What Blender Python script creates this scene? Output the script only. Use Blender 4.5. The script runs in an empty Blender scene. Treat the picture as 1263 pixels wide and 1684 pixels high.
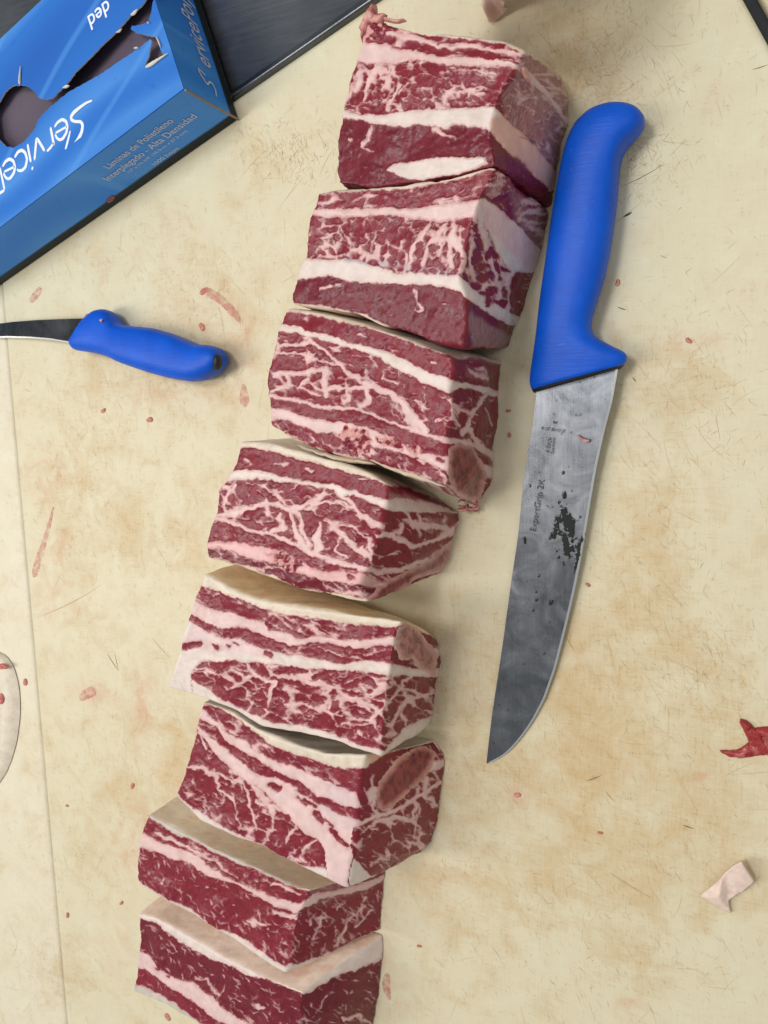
import bpy, bmesh, math, random
import numpy as np
from mathutils import Matrix, Vector, geometry

# ------------------------------------------------------------------ camera
S = bpy.context.scene
CX, CY, FPX, H = 631.5, 842.0, 1265.0, 0.41        # photograph's principal point, focal length (px), lens height (m)
NADIR = (1270.0, 680.0)                            # where straight-down lies in the photograph
_n = np.array([NADIR[0]-CX, NADIR[1]-CY, FPX]); _n /= np.linalg.norm(_n)
_z = -_n
_x = np.array([1.0, 0, 0]) - _n[0]*_n; _x /= np.linalg.norm(_x)
_y = np.cross(_z, _x)
W2C = np.stack([_x, _y, _z])                        # rows: world axes in camera axes
def ray(px, py):
    d = np.stack([np.asarray(px, float)-CX, np.asarray(py, float)-CY, np.full(np.shape(px), FPX)], -1)
    return d @ W2C.T
def at(px, py, z=0.0):
    """measured photo position -> world point at height z"""
    d = ray(px, py); t = (np.asarray(z)-H)/d[..., 2]
    return d*t[..., None] + np.array([0, 0, H])
def atp(pts, z=0.0):
    p = np.array(pts, float); return at(p[:, 0], p[:, 1], z)
def project(P):
    d = (P-np.array([0, 0, H])) @ W2C
    return CX+FPX*d[:, 0]/d[:, 2], CY+FPX*d[:, 1]/d[:, 2]

cam_d = bpy.data.cameras.new('camera'); cam = bpy.data.objects.new('camera', cam_d)
S.collection.objects.link(cam); S.camera = cam
cam_d.sensor_fit = 'VERTICAL'; cam_d.sensor_height = 24.0; cam_d.lens = 24.0*FPX/1684.0
cam_d.clip_start = 0.01; cam_d.clip_end = 50
_R = Matrix(((W2C[0, 0], -W2C[0, 1], -W2C[0, 2]), (W2C[1, 0], -W2C[1, 1], -W2C[1, 2]), (W2C[2, 0], -W2C[2, 1], -W2C[2, 2])))
cam.matrix_world = Matrix.Translation((0, 0, H)) @ _R.to_4x4()

# ------------------------------------------------------------------ light
wd = bpy.data.worlds.new('World'); S.world = wd; wd.use_nodes = True
bg = wd.node_tree.nodes['Background']; bg.inputs[0].default_value = (0.93, 0.97, 1.0, 1); bg.inputs[1].default_value = 0.34
def area(name, loc, target, sx, sy, power, col):
    l = bpy.data.lights.new(name, 'AREA'); l.shape = 'RECTANGLE'; l.size = sx; l.size_y = sy; l.energy = power; l.color = col
    o = bpy.data.objects.new(name, l); S.collection.objects.link(o); o.location = loc
    o.rotation_euler = (Vector(target)-Vector(loc)).to_track_quat('-Z', 'Y').to_euler(); return o
area('ceiling_tube', (-1.25, -0.25, 1.5), (-0.15, 0, 0), 0.4, 1.5, 17, (1.0, 0.975, 0.93))
area('ceiling_panel', (-0.48, 0.42, 1.85), (-0.2, 0.1, 0), 0.36, 0.46, 12.5, (0.97, 0.98, 1.0))
area('ceiling_tube', (0.62, 0.15, 1.9), (0, 0, 0), 0.22, 1.3, 4, (1.0, 0.98, 0.95))
S.view_settings.view_transform = 'Standard'; S.view_settings.look = 'None'
S.view_settings.exposure = 0.0; S.view_settings.gamma = 1.0
S.cycles.use_denoising = True

# ------------------------------------------------------------------ helpers
col = S.collection
def lin(r, g, b):
    f = lambda c: (c/255/12.92) if c/255 <= 0.04045 else ((c/255+0.055)/1.055)**2.4
    return (f(r), f(g), f(b))
def tag(o, label=None, cat=None, group=None, kind=None):
    if label: o['label'] = label
    if cat: o['category'] = cat
    if group: o['group'] = group
    if kind: o['kind'] = kind
    return o
def empty(name, loc):
    o = bpy.data.objects.new(name, None); col.objects.link(o); o.location = loc; o.empty_display_size = 0.01; return o
def mesh_obj(name, V, faces, mat, parent=None, smooth=True, origin=None):
    V = np.asarray(V, float); me = bpy.data.meshes.new(name)
    off = np.zeros(3)
    if parent is not None: off = np.array(parent_world(parent))
    elif origin is not None: off = np.asarray(origin, float)
    V = V-off
    if isinstance(faces, np.ndarray) and faces.ndim == 2:
        nf, k = faces.shape
        me.vertices.add(len(V)); me.vertices.foreach_set('co', V.astype(np.float32).ravel())
        me.loops.add(nf*k); me.loops.foreach_set('vertex_index', faces.astype(np.int32).ravel())
        me.polygons.add(nf); me.polygons.foreach_set('loop_start', np.arange(0, nf*k, k, dtype=np.int32))
        me.update(calc_edges=True); me.validate()
    else:
        me.from_pydata([tuple(v) for v in V], [], [tuple(int(i) for i in f) for f in faces]); me.update()
    me.polygons.foreach_set('use_smooth', np.full(len(me.polygons), smooth))
    if mat: me.materials.append(mat)
    o = bpy.data.objects.new(name, me); col.objects.link(o)
    if parent is not None: o.parent = parent
    else: o.location = off
    return o
def parent_world(p):
    v = Vector(p.location)
    while p.parent: p = p.parent; v += Vector(p.location)
    return v
def set_attr(o, name, kind, data):
    a = o.data.attributes.new(name, kind, 'POINT')
    a.data.foreach_set('value' if kind == 'FLOAT' else 'color', np.asarray(data, np.float32).ravel())

# numpy noise
def _h(ix, iy, seed):
    n = (ix.astype(np.int64)*374761393 + iy.astype(np.int64)*668265263 + seed*1442695041) & 0x7fffffff
    n = ((n ^ (n >> 13))*1274126177) & 0x7fffffff
    n = ((n ^ (n >> 16))*2246822519) & 0x7fffffff
    return ((n ^ (n >> 15)) & 0xffffff)/float(0xffffff)
def vnoise(x, y, seed=0):
    ix = np.floor(x); iy = np.floor(y); fx = x-ix; fy = y-iy
    fx = fx*fx*(3-2*fx); fy = fy*fy*(3-2*fy)
    a = _h(ix, iy, seed); b = _h(ix+1, iy, seed); c = _h(ix, iy+1, seed); d = _h(ix+1, iy+1, seed)
    return ((a*(1-fx)+b*fx)*(1-fy)+(c*(1-fx)+d*fx)*fy)*2-1
def fbm(x, y, seed=0, oct=3):
    r = 0; a = 1; s = 0
    for i in range(oct):
        r = r+a*vnoise(x*2**i+17.3*i, y*2**i-9.1*i, seed+i*7); s += a; a *= 0.5
    return r/s
def voro(x, y, seed):
    """distance to the nearest cell border, in cell units"""
    ix = np.floor(x); iy = np.floor(y)
    bd = np.full(x.shape, 1e9); bx = np.zeros_like(x); by = np.zeros_like(x); gx = ix.copy(); gy = iy.copy()
    for i in (-1, 0, 1):
        for j in (-1, 0, 1):
            cx = ix+i; cy = iy+j
            qx = cx+_h(cx, cy, seed); qy = cy+_h(cx, cy, seed+91)
            d = (qx-x)**2+(qy-y)**2; m = d < bd
            bd = np.where(m, d, bd); bx = np.where(m, qx, bx); by = np.where(m, qy, by); gx = np.where(m, cx, gx); gy = np.where(m, cy, gy)
    acc = np.zeros(x.shape); kk = 0.11
    for i in (-2, -1, 0, 1, 2):
        for j in (-2, -1, 0, 1, 2):
            cx = gx+i; cy = gy+j
            qx = cx+_h(cx, cy, seed); qy = cy+_h(cx, cy, seed+91)
            dx = qx-bx; dy = qy-by; L = np.hypot(dx, dy); ok = L > 1e-6; L = np.where(ok, L, 1)
            t = (((qx+bx)/2-x)*dx+((qy+by)/2-y)*dy)/L
            acc += np.where(ok, np.exp(-np.clip(t, -1, 3)/kk), 0)
    return -kk*np.log(acc+1e-20)
def seg_field(x, y, pts):
    """max over a polyline of (half width - distance); pts (x, y, halfwidth)"""
    F = np.full(x.shape, -1e9)
    for (x0, y0, w0), (x1, y1, w1) in zip(pts[:-1], pts[1:]):
        dx, dy = x1-x0, y1-y0; L2 = dx*dx+dy*dy+1e-9
        t = np.clip(((x-x0)*dx+(y-y0)*dy)/L2, 0, 1)
        F = np.maximum(F, w0+(w1-w0)*t-np.hypot(x-x0-t*dx, y-y0-t*dy))
    return F
def poly_field(x, y, pts):
    """signed distance, positive inside"""
    n = len(pts); ins = np.zeros(x.shape, bool); d = np.full(x.shape, 1e9)
    for i in range(n):
        x0, y0 = pts[i]; x1, y1 = pts[(i+1) % n]
        dx, dy = x1-x0, y1-y0
        t = np.clip(((x-x0)*dx+(y-y0)*dy)/(dx*dx+dy*dy+1e-9), 0, 1)
        d = np.minimum(d, np.hypot(x-x0-t*dx, y-y0-t*dy))
        c = ((y0 > y) != (y1 > y)) & (x < (x1-x0)*(y-y0)/((y1-y0) if y1 != y0 else 1e-9)+x0)
        ins ^= c
    return np.where(ins, d, -d)
def resample(P, n, smooth=0):
    P = np.asarray(P, float); L = np.r_[0, np.cumsum(np.linalg.norm(np.diff(P, axis=0), axis=1))]
    t = np.linspace(0, L[-1], n)
    Q = np.stack([np.interp(t, L, P[:, k]) for k in range(P.shape[1])], -1)
    for _ in range(smooth):
        Q[1:-1] = (Q[:-2]+2*Q[1:-1]+Q[2:])/4
    return Q

# ------------------------------------------------------------------ materials
def new_mat(name):
    m = bpy.data.materials.new(name); m.use_nodes = True
    nt = m.node_tree; b = nt.nodes['Principled BSDF']; return m, nt, b
def nd(nt, typ, **kw):
    n = nt.nodes.new(typ)
    for k, v in kw.items():
        if k.startswith('_'): setattr(n, k[1:], v)
        else: n.inputs[k.replace('__', ' ')].default_value = v
    return n
def lk(nt, a, b): nt.links.new(a, b)
def ramp(nt, fac, stops):
    r = nt.nodes.new('ShaderNodeValToRGB'); e = r.color_ramp.elements
    while len(e) < len(stops): e.new(0.5)
    for i, (p, c) in enumerate(stops): e[i].position = p; e[i].color = (*c, 1) if len(c) == 3 else c
    lk(nt, fac, r.inputs[0]); return r
def mix(nt, fac, a, b, mode='MIX'):
    m = nt.nodes.new('ShaderNodeMix'); m.data_type = 'RGBA'; m.blend_type = mode
    for s, v in ((m.inputs[0], fac), (m.inputs[6], a), (m.inputs[7], b)):
        if hasattr(v, 'links'): lk(nt, v, s)
        elif isinstance(v, tuple): s.default_value = (*v, 1) if len(v) == 3 else v
        else: s.default_value = v
    return m.outputs[2]
def math_n(nt, op, a, b=0.0, c=0.0, clamp=False):
    m = nt.nodes.new('ShaderNodeMath'); m.operation = op; m.use_clamp = clamp
    for s, v in zip(m.inputs, (a, b, c)):
        if hasattr(v, 'links'): lk(nt, v, s)
        else: s.default_value = v
    return m.outputs[0]
def coords(nt, scale=(1, 1, 1), rot=(0, 0, 0), kind='Object'):
    tc = nt.nodes.new('ShaderNodeTexCoord'); mp = nt.nodes.new('ShaderNodeMapping')
    mp.inputs['Scale'].default_value = scale; mp.inputs['Rotation'].default_value = rot
    lk(nt, tc.outputs[kind], mp.inputs[0]); return mp.outputs[0]
def noise(nt, vec, scale, detail=3, rough=0.5, dist=0.0):
    n = nd(nt, 'ShaderNodeTexNoise', Scale=scale, Detail=detail, Roughness=rough, Distortion=dist)
    lk(nt, vec, n.inputs['Vector']); return n.outputs[0]
def bump(nt, b, height, strength, dist):
    n = nd(nt, 'ShaderNodeBump', Strength=strength, Distance=dist); lk(nt, height, n.inputs['Height']); lk(nt, n.outputs[0], b.inputs['Normal']); return n

def meat_material():
    m, nt, b = new_mat('raw_beef')
    A = lambda n: nd(nt, 'ShaderNodeAttribute', _attribute_name=n)
    F = A('fat'); LC = A('lean_colour'); FC = A('fat_colour'); SM = A('smear')
    v = coords(nt)
    n1 = noise(nt, v, 900, 3, 0.6); n2 = noise(nt, v, 160, 4, 0.6); n3 = noise(nt, v, 1500, 2, 0.5)
    f = math_n(nt, 'ADD', F.outputs['Fac'], math_n(nt, 'MULTIPLY', math_n(nt, 'SUBTRACT', n1, 0.5), 2.0))
    mk = nd(nt, 'ShaderNodeMapRange', _interpolation_type='SMOOTHSTEP'); lk(nt, f, mk.inputs[0])
    mk.inputs[1].default_value = -1.2; mk.inputs[2].default_value = 2.0
    deep = nd(nt, 'ShaderNodeMapRange', _interpolation_type='SMOOTHSTEP'); lk(nt, f, deep.inputs[0])
    deep.inputs[1].default_value = 0.0; deep.inputs[2].default_value = 7.0
    lv = ramp(nt, n2, [(0.3, (0.84, 0.80, 0.82)), (0.5, (0.98, 0.98, 0.98)), (0.72, (1.15, 1.12, 1.12))])
    lean = mix(nt, 1.0, LC.outputs['Color'], lv.outputs[0], 'MULTIPLY')
    fine = ramp(nt, n3, [(0.35, (0.8, 0.78, 0.78)), (0.65, (1.18, 1.18, 1.2))])
    lean = mix(nt, 1.0, lean, fine.outputs[0], 'MULTIPLY')
    fv = ramp(nt, n2, [(0.3, (0.86, 0.84, 0.82)), (0.7, (1.05, 1.05, 1.05))])
    fat = mix(nt, 1.0, FC.outputs['Color'], fv.outputs[0], 'MULTIPLY')
    pink = mix(nt, 1.0, fat, (0.95, 0.80, 0.80), 'MULTIPLY')
    fat = mix(nt, deep.outputs[0], pink, fat)
    c = mix(nt, mk.outputs[0], lean, fat)
    # fat smeared over sawn / knife-dragged faces
    vs = coords(nt, (260, 260, 2600), (0.5, 0.35, 0))
    ns = noise(nt, vs, 1.0, 4, 0.7)
    sm = math_n(nt, 'MULTIPLY', SM.outputs['Fac'], ramp(nt, ns, [(0.36, (0.15,)*3), (0.62, (1,)*3)]).outputs[0], clamp=True)
    c = mix(nt, math_n(nt, 'MULTIPLY', sm, 0.75), c, lin(196, 160, 152))
    lk(nt, c, b.inputs['Base Color'])
    r = nd(nt, 'ShaderNodeMapRange'); lk(nt, n2, r.inputs[0]); r.inputs[1].default_value = 0.3; r.inputs[2].default_value = 0.7; r.inputs[3].default_value = 0.24; r.inputs[4].default_value = 0.52
    lk(nt, r.outputs[0], b.inputs['Roughness'])
    b.inputs['Specular IOR Level'].default_value = 0.27
    b.inputs['Subsurface Weight'].default_value = 0.12; b.inputs['Subsurface Radius'].default_value = (1.0, 0.4, 0.3); b.inputs['Subsurface Scale'].default_value = 0.0015
    hgt = math_n(nt, 'ADD', math_n(nt, 'ADD', math_n(nt, 'MULTIPLY', n1, 0.6), math_n(nt, 'MULTIPLY', n2, 1.0)), math_n(nt, 'MULTIPLY', mk.outputs[0], 0.25))
    hgt = math_n(nt, 'ADD', hgt, math_n(nt, 'MULTIPLY', sm, 0.5))
    bump(nt, b, math_n(nt, 'MULTIPLY', hgt, math_n(nt, 'SUBTRACT', 1.0, math_n(nt, 'MULTIPLY', mk.outputs[0], 0.65))), 0.30, 0.0007)
    b.inputs['Coat Weight'].default_value = 0.12; b.inputs['Coat Roughness'].default_value = 0.2; b.inputs['Coat IOR'].default_value = 1.38
    return m
MEAT = meat_material()

def board_material(name, base, stain, dark):
    m, nt, b = new_mat(name)
    v = coords(nt)
    st = nd(nt, 'ShaderNodeAttribute', _attribute_name='stain'); pk = nd(nt, 'ShaderNodeAttribute', _attribute_name='blush')
    a = noise(nt, v, 14, 6, 0.62, 0.4); a2 = noise(nt, v, 55, 5, 0.65, 0.6); a3 = noise(nt, v, 240, 4, 0.7)
    streak = noise(nt, coords(nt, (900, 70, 1), (0, 0, 0.42)), 1.0, 4, 0.7)
    streak2 = noise(nt, coords(nt, (90, 800, 1), (0, 0, 0.75)), 1.0, 4, 0.7)
    k = math_n(nt, 'ADD', math_n(nt, 'MULTIPLY', a, 0.55), math_n(nt, 'MULTIPLY', a2, 0.5))
    k = math_n(nt, 'ADD', k, math_n(nt, 'MULTIPLY', math_n(nt, 'ADD', streak, streak2), 0.18))
    k = math_n(nt, 'ADD', k, math_n(nt, 'MULTIPLY', st.outputs['Fac'], 0.16))
    f = ramp(nt, k, [(0.50, (0, 0, 0)), (0.74, (0.2,)*3), (1.0, (0.75,)*3)])
    c = mix(nt, f.outputs[0], base, stain)
    s3 = math_n(nt, 'MULTIPLY', math_n(nt, 'MULTIPLY', streak, streak2), math_n(nt, 'ADD', a3, 0.15))
    s3 = ramp(nt, s3, [(0.205, (0, 0, 0)), (0.34, (1,)*3)])
    s3f = math_n(nt, 'MULTIPLY', s3.outputs[0], math_n(nt, 'ADD', math_n(nt, 'MULTIPLY', f.outputs[0], 0.75), 0.12))
    c = mix(nt, s3f, c, dark)
    pf = math_n(nt, 'MULTIPLY', pk.outputs['Fac'], ramp(nt, a2, [(0.35, (0,)*3), (0.65, (1,)*3)]).outputs[0], clamp=True)
    c = mix(nt, math_n(nt, 'MULTIPLY', pf, 0.6), c, lin(210, 146, 118))
    sp = ramp(nt, noise(nt, v, 420, 2, 0.4), [(0.735, (0,)*3), (0.77, (1,)*3)])
    c = mix(nt, math_n(nt, 'MULTIPLY', sp.outputs[0], 0.3), c, lin(130, 100, 66))
    lk(nt, c, b.inputs['Base Color'])
    rr = nd(nt, 'ShaderNodeMapRange'); lk(nt, a2, rr.inputs[0]); rr.inputs[3].default_value = 0.42; rr.inputs[4].default_value = 0.62
    lk(nt, rr.outputs[0], b.inputs['Roughness']); b.inputs['Specular IOR Level'].default_value = 0.3
    hh = math_n(nt, 'ADD', math_n(nt, 'ADD', math_n(nt, 'MULTIPLY', streak, 0.5), math_n(nt, 'MULTIPLY', streak2, 0.5)), math_n(nt, 'MULTIPLY', a3, 0.7))
    bump(nt, b, hh, 0.35, 0.0004)
    return m
BOARD = board_material('worn_polyethylene', lin(224, 217, 187), lin(196, 158, 100), lin(150, 114, 68))

def simple(name, colr, rough, metal=0.0, spec=0.5, nscale=200, nvar=0.12, bstr=0.1, bd=0.0003, stretch=(1, 1, 1), rot=(0, 0, 0)):
    m, nt, b = new_mat(name)
    n = noise(nt, coords(nt, stretch, rot), nscale, 4, 0.6)
    r = ramp(nt, n, [(0.3, tuple(c*(1-nvar) for c in colr)), (0.7, tuple(min(1, c*(1+nvar)) for c in colr))])
    lk(nt, r.outputs[0], b.inputs['Base Color'])
    b.inputs['Roughness'].default_value = rough; b.inputs['Metallic'].default_value = metal; b.inputs['Specular IOR Level'].default_value = spec
    bump(nt, b, n, bstr, bd); return m

# ------------------------------------------------------------------ boards, counter, tray
def grid_poly_board(name, corners, z, th, mat, cell=0.003, attrs=None, lip=0.002):
    """a slab over a convex quad (4 world xy corners, ccw) with rounded edge"""
    c = [np.array(p, float) for p in corners]
    n = int(max(np.linalg.norm(c[1]-c[0]), np.linalg.norm(c[2]-c[3]))/cell)+2; mm = int(max(np.linalg.norm(c[3]-c[0]), np.linalg.norm(c[2]-c[1]))/cell)+2
    uu = np.r_[0, np.linspace(0.0, 1, n), 1]; vv = np.r_[0, np.linspace(0.0, 1, mm), 1]
    U, Vv = np.meshgrid(uu, vv, indexing='ij')
    P = (c[0]*((1-U)*(1-Vv))[..., None]+c[1]*(U*(1-Vv))[..., None]+c[2]*(U*Vv)[..., None]+c[3]*((1-U)*Vv)[..., None])
    Z = np.full(U.shape, z); I, J = np.meshgrid(np.arange(n+2), np.arange(mm+2), indexing='ij')
    rim = (I == 0) | (I == n+1) | (J == 0) | (J == mm+1)
    cen = sum(c)/4
    Z[rim] = z-th
    r1 = ((I == 1) | (I == n) | (J == 1) | (J == mm)) & ~rim
    Z[r1] = z-lip*0.45
    d = P-cen; P = np.where(r1[..., None] | rim[..., None], P, P)
    V = np.concatenate([P, Z[..., None]], -1).reshape(-1, 3)
    idx = np.arange((n+2)*(mm+2)).reshape(n+2, mm+2)
    Fc = np.stack([idx[:-1, :-1], idx[1:, :-1], idx[1:, 1:], idx[:-1, 1:]], -1).reshape(-1, 4)
    o = mesh_obj(name, V, Fc, mat)
    return o, V
G = lambda px, py, z=0.0: at(px, py, z)[:2]
def line_x(p, q, t): return p+(q-p)*t
# main board corners: far-left edge lies along the steel plate, right edge shows in the upper right corner
e0, e1 = G(385, 166), G(622, 3)                       # edge against the steel plate
dE = (e1-e0)/np.linalg.norm(e1-e0)
r0, r1 = G(1222, 0), G(1263, 74)                      # right edge
dR = (r1-r0)/np.linalg.norm(r1-r0)
s0, s1 = G(18, 640), G(110, 1684)                     # seam to the neighbouring board
dS = (s1-s0)/np.linalg.norm(s1-s0)
def isect(p, d, q, e):
    A = np.array([[d[0], -e[0]], [d[1], -e[1]]]); t = np.linalg.solve(A, q-p); return p+d*t[0]
cTL = isect(e0, dE, s0, dS); cTR = isect(e0, dE, r0, dR)
cBR = r0+dR*0.95; cBL = s0+dS*0.75
board, BV = grid_poly_board('cutting_board', [cBL, cBR, cTR, cTL], 0.0, 0.02, BOARD)
tag(board, 'large worn cream plastic cutting board under the meat, stained and scored', 'cutting board')
STAINS = [(1000, 1150, 190, 260, 1.0), (1120, 1330, 180, 200, .8), (930, 130, 90, 50, .7), (1040, 250, 60, 60, .35), (330, 560, 120, 90, .55), (200, 620, 160, 70, .5),
          (120, 820, 60, 120, .7), (250, 860, 120, 160, .55), (240, 1230, 120, 90, .85), (140, 1400, 110, 90, .5), (1060, 900, 90, 160, .7), (1000, 1560, 200, 120, .45), (1130, 640, 100, 120, .45),
          (960, 80, 160, 80, .3), (300, 440, 200, 60, .3), (90, 1600, 60, 60, .5), (790, 1400, 120, 160, .6), (470, 250, 60, 40, .4), (780, 1180, 80, 150, .7), (1150, 1100, 90, 90, .7),
          (1230, 200, 70, 120, -.5), (1190, 60, 120, 60, -.5), (1180, 1560, 90, 120, -.4), (40, 480, 120, 40, -.6), (200, 480, 120, 40, -.3), (880, 1580, 120, 60, -.2), (480, 90, 90, 60, -.5), (1120, 480, 100, 60, -.2)]
BLUSH = [(225, 1390, 40, 60, .6), (640, 1560, 25, 60, .6), (280, 650, 90, 20, .5), (400, 600, 20, 60, .5), (90, 940, 30, 90, .5), (80, 780, 60, 40, .4), (150, 1140, 30, 20, .8), (235, 1150, 15, 40, .7), (1130, 560, 40, 15, .5), (850, 1310, 20, 15, .9), (1180, 560, 20, 10, .7),
         (240, 1180, 20, 60, .5), (1155, 1280, 15, 8, 1.), (730, 1450, 40, 60, .3), (200, 1560, 60, 60, .3), (350, 520, 80, 50, .3), (1030, 1650, 15, 10, 1.)]
def board_attrs(o, V):
    px, py = project(V)
    s = np.zeros(len(V)); b = np.zeros(len(V))
    for L, arr in ((STAINS, s), (BLUSH, b)):
        for (x, y, rx, ry, a) in L: arr += a*np.exp(-(((px-x)/rx)**2+((py-y)/ry)**2))
    set_attr(o, 'stain', 'FLOAT', np.clip(s, -1, 1.15)); set_attr(o, 'blush', 'FLOAT', np.clip(b, 0, 1))
board_attrs(board, BV)
BOARD2 = board_material('paler_polyethylene', lin(230, 222, 198), lin(196, 164, 110), lin(150, 112, 66))
nS = np.array([-dS[1], dS[0]]);  nS = nS if nS[0] < 0 else -nS
gap = 0.0006
side, SV = grid_poly_board('cutting_board', [cBL+nS*0.6, cBL+nS*gap, cTL+nS*gap, cTL+nS*0.6], -0.0004, 0.02, BOARD2, 0.004)
tag(side, 'paler cream cutting board butted along the left seam, at the left edge', 'cutting board')
board_attrs(side, SV)
nR = np.array([-dR[1], dR[0]]); nR = nR if nR[0] > 0 else -nR
far, FV = grid_poly_board('cutting_board', [r0+dR*0.9+nR*0.0085, r0+dR*0.9+nR*0.3, r0-dR*0.2+nR*0.3, r0-dR*0.2+nR*0.0085], -0.002, 0.02, BOARD2, 0.006)
tag(far, 'sliver of another cream board past the dark gap in the upper right corner', 'cutting board')
board_attrs(far, FV)
STEEL_D = simple('dark_counter_steel', (0.03, 0.032, 0.034), 0.5, 0.6, 0.4, 60, 0.2)
mesh_obj('counter', [(-2, -2, -0.0235), (2, -2, -0.0235), (2, 2, -0.0235), (-2, 2, -0.0235)], [(0, 1, 2, 3)], STEEL_D)
bpy.data.objects['counter']['kind'] = 'structure'

# steel plate beyond the board's far edge: flat sheet with a rolled bright lip
def steel_material(name, c, rough, stretch, rot):
    m, nt, b = new_mat(name)
    n = noise(nt, coords(nt, stretch, rot), 1.0, 5, 0.7); n2 = noise(nt, coords(nt), 18, 4, 0.6)
    r = ramp(nt, n, [(0.3, tuple(x*0.93 for x in c)), (0.7, tuple(x*1.07 for x in c))])
    r2 = ramp(nt, n2, [(0.3, (0.75,)*3), (0.7, (1.15,)*3)])
    lk(nt, mix(nt, 1.0, r.outputs[0], r2.outputs[0], 'MULTIPLY'), b.inputs['Base Color'])
    b.inputs['Metallic'].default_value = 1.0
    rr = nd(nt, 'ShaderNodeMapRange'); lk(nt, n, rr.inputs[0]); rr.inputs[3].default_value = rough-0.08; rr.inputs[4].default_value = rough+0.1
    lk(nt, rr.outputs[0], b.inputs['Roughness']); bump(nt, b, n, 0.08, 0.0002); return m
PLATE = steel_material('dark_sheet_steel', (0.19, 0.20, 0.215), 0.36, (30, 500, 30), (0, 0, -0.34))
nE = np.array([-dE[1], dE[0]]); nE = nE if nE[1] > 0 else -nE
plate = empty('steel_plate', (*(e0+dE*0.15+nE*0.1), 0.0))
tag(plate, 'dark steel plate with bright rolled lip beyond the board at the top left', 'steel plate')
a0, a1 = e0-dE*0.5, e0+dE*0.4
prof = [(0.0016, -0.015), (0.0016, -0.003), (0.0020, -0.0006), (0.0028, 0.0006), (0.0038, 0.0008), (0.0048, 0.0002), (0.0055, -0.0012), (0.0066, -0.0022), (0.0082, -0.0026)]
def strip(prof, n=60, jit=0.0):
    V = []; Fc = []
    for i in range(n+1):
        p = a0+(a1-a0)*i/n
        for (d, z) in prof: q = p+nE*(d+jit*math.sin(i*1.7)); V.append((q[0], q[1], z))
    k = len(prof)
    for i in range(n):
        for j in range(k-1): Fc.append((i*k+j, (i+1)*k+j, (i+1)*k+j+1, i*k+j+1))
    return V, Fc
LIP = steel_material('bright_lip_steel', (0.20, 0.21, 0.22), 0.3, (400, 60, 60), (0, 0, -0.34))
mesh_obj('lip', *strip(prof), LIP, plate)
mesh_obj('sheet', *strip([(0.0078, -0.0025), (0.0082, -0.0026), (0.05, -0.0028), (0.2, -0.003), (0.7, -0.003)]), PLATE, plate)

# knife scoring on the board: thousands of hair-thin cuts
def scoring():
    rnd = random.Random(4); V = []; Fc = []; C = []
    def cut(x, y, ang, L, w, c, bend=0.0):
        n = 5; k = len(V)
        for i in range(n+1):
            t = i/n-0.5; a = ang+bend*t
            cxp = x+math.cos(ang)*L*t-math.sin(ang)*bend*L*t*t; cyp = y+math.sin(ang)*L*t+math.cos(ang)*bend*L*t*t
            ww = w*(1-abs(2*t)**2*0.9)
            V.append((cxp-math.sin(a)*ww/2, cyp+math.cos(a)*ww/2, 0.00012)); V.append((cxp+math.sin(a)*ww/2, cyp-math.cos(a)*ww/2, 0.00012)); C.append((*c, 1)); C.append((*c, 1))
        for i in range(n): Fc.append((k+2*i, k+2*i+1, k+2*i+3, k+2*i+2))
    lightc, midc, darkc = lin(202, 178, 130), lin(184, 152, 102), lin(128, 102, 72)
    for i in range(6500):
        if rnd.random() < 0.92:
            s = rnd.choice(STAINS[:20]); px = rnd.gauss(s[0], s[2]*0.75); py = rnd.gauss(s[1], s[3]*0.75)
        else: px = rnd.uniform(-20, 1290); py = rnd.uniform(-20, 1700)
        p = at(px, py)
        if (p[:2]-e0)@np.array([-dE[1], dE[0]]) > -0.002 or (p[:2]-r0)@np.array([-dR[1], dR[0]]) > -0.002 and px > 1150: continue
        ang = math.radians(rnd.choice([rnd.gauss(-58, 16), rnd.gauss(-58, 16), rnd.gauss(35, 22), rnd.uniform(0, 180)]))
        r = rnd.random(); c = lightc if r < 0.8 else (midc if r < 0.992 else darkc)
        L = rnd.uniform(0.0015, 0.006) if rnd.random() < 0.93 else rnd.uniform(0.008, 0.022)
        cut(p[0], p[1], ang, L, rnd.uniform(0.00007, 0.00019), c, rnd.gauss(0, 0.15))
    for (x0, y0, x1, y1, w, c) in [(1022, 309, 1092, 272, .0003, darkc), (1025, 357, 1040, 349, .0010, lin(60, 55, 50)), (176, 1075, 195, 1104, .0006, darkc), (188, 1072, 195, 1103, .0004, darkc), (40, 640, 52, 645, .0004, midc), (1237, 115, 1263, 107, .0004, darkc), (1000, 1435, 1075, 1480, .0004, midc),
                                   (250, 1050, 280, 1083, .0004, midc), (60, 1020, 170, 965, .0005, midc), (965, 1285, 990, 1275, .0005, darkc), (1123, 1357, 1142, 1363, .0006, darkc), (994, 1300, 1010, 1318, .0006, midc), (1085, 420, 1098, 425, .0004, midc), (1015, 505, 1030, 510, .0006, darkc), (930, 1046, 945, 1072, .0005, midc), (1040, 620, 1046, 628, .0006, darkc)]:
        p, q = at(x0, y0), at(x1, y1); d = q-p
        cut((p[0]+q[0])/2, (p[1]+q[1])/2, math.atan2(d[1], d[0]), float(np.hypot(d[0], d[1])), w, c, 0.1)
    m, nt, b = new_mat('scored_groove'); a = nd(nt, 'ShaderNodeAttribute', _attribute_name='tone'); lk(nt, a.outputs['Color'], b.inputs['Base Color']); b.inputs['Roughness'].default_value = 0.7
    o = mesh_obj('scratch', V, np.array(Fc), m, board); set_attr(o, 'tone', 'FLOAT_COLOR', C); o['kind'] = 'stuff'
scoring()

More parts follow.
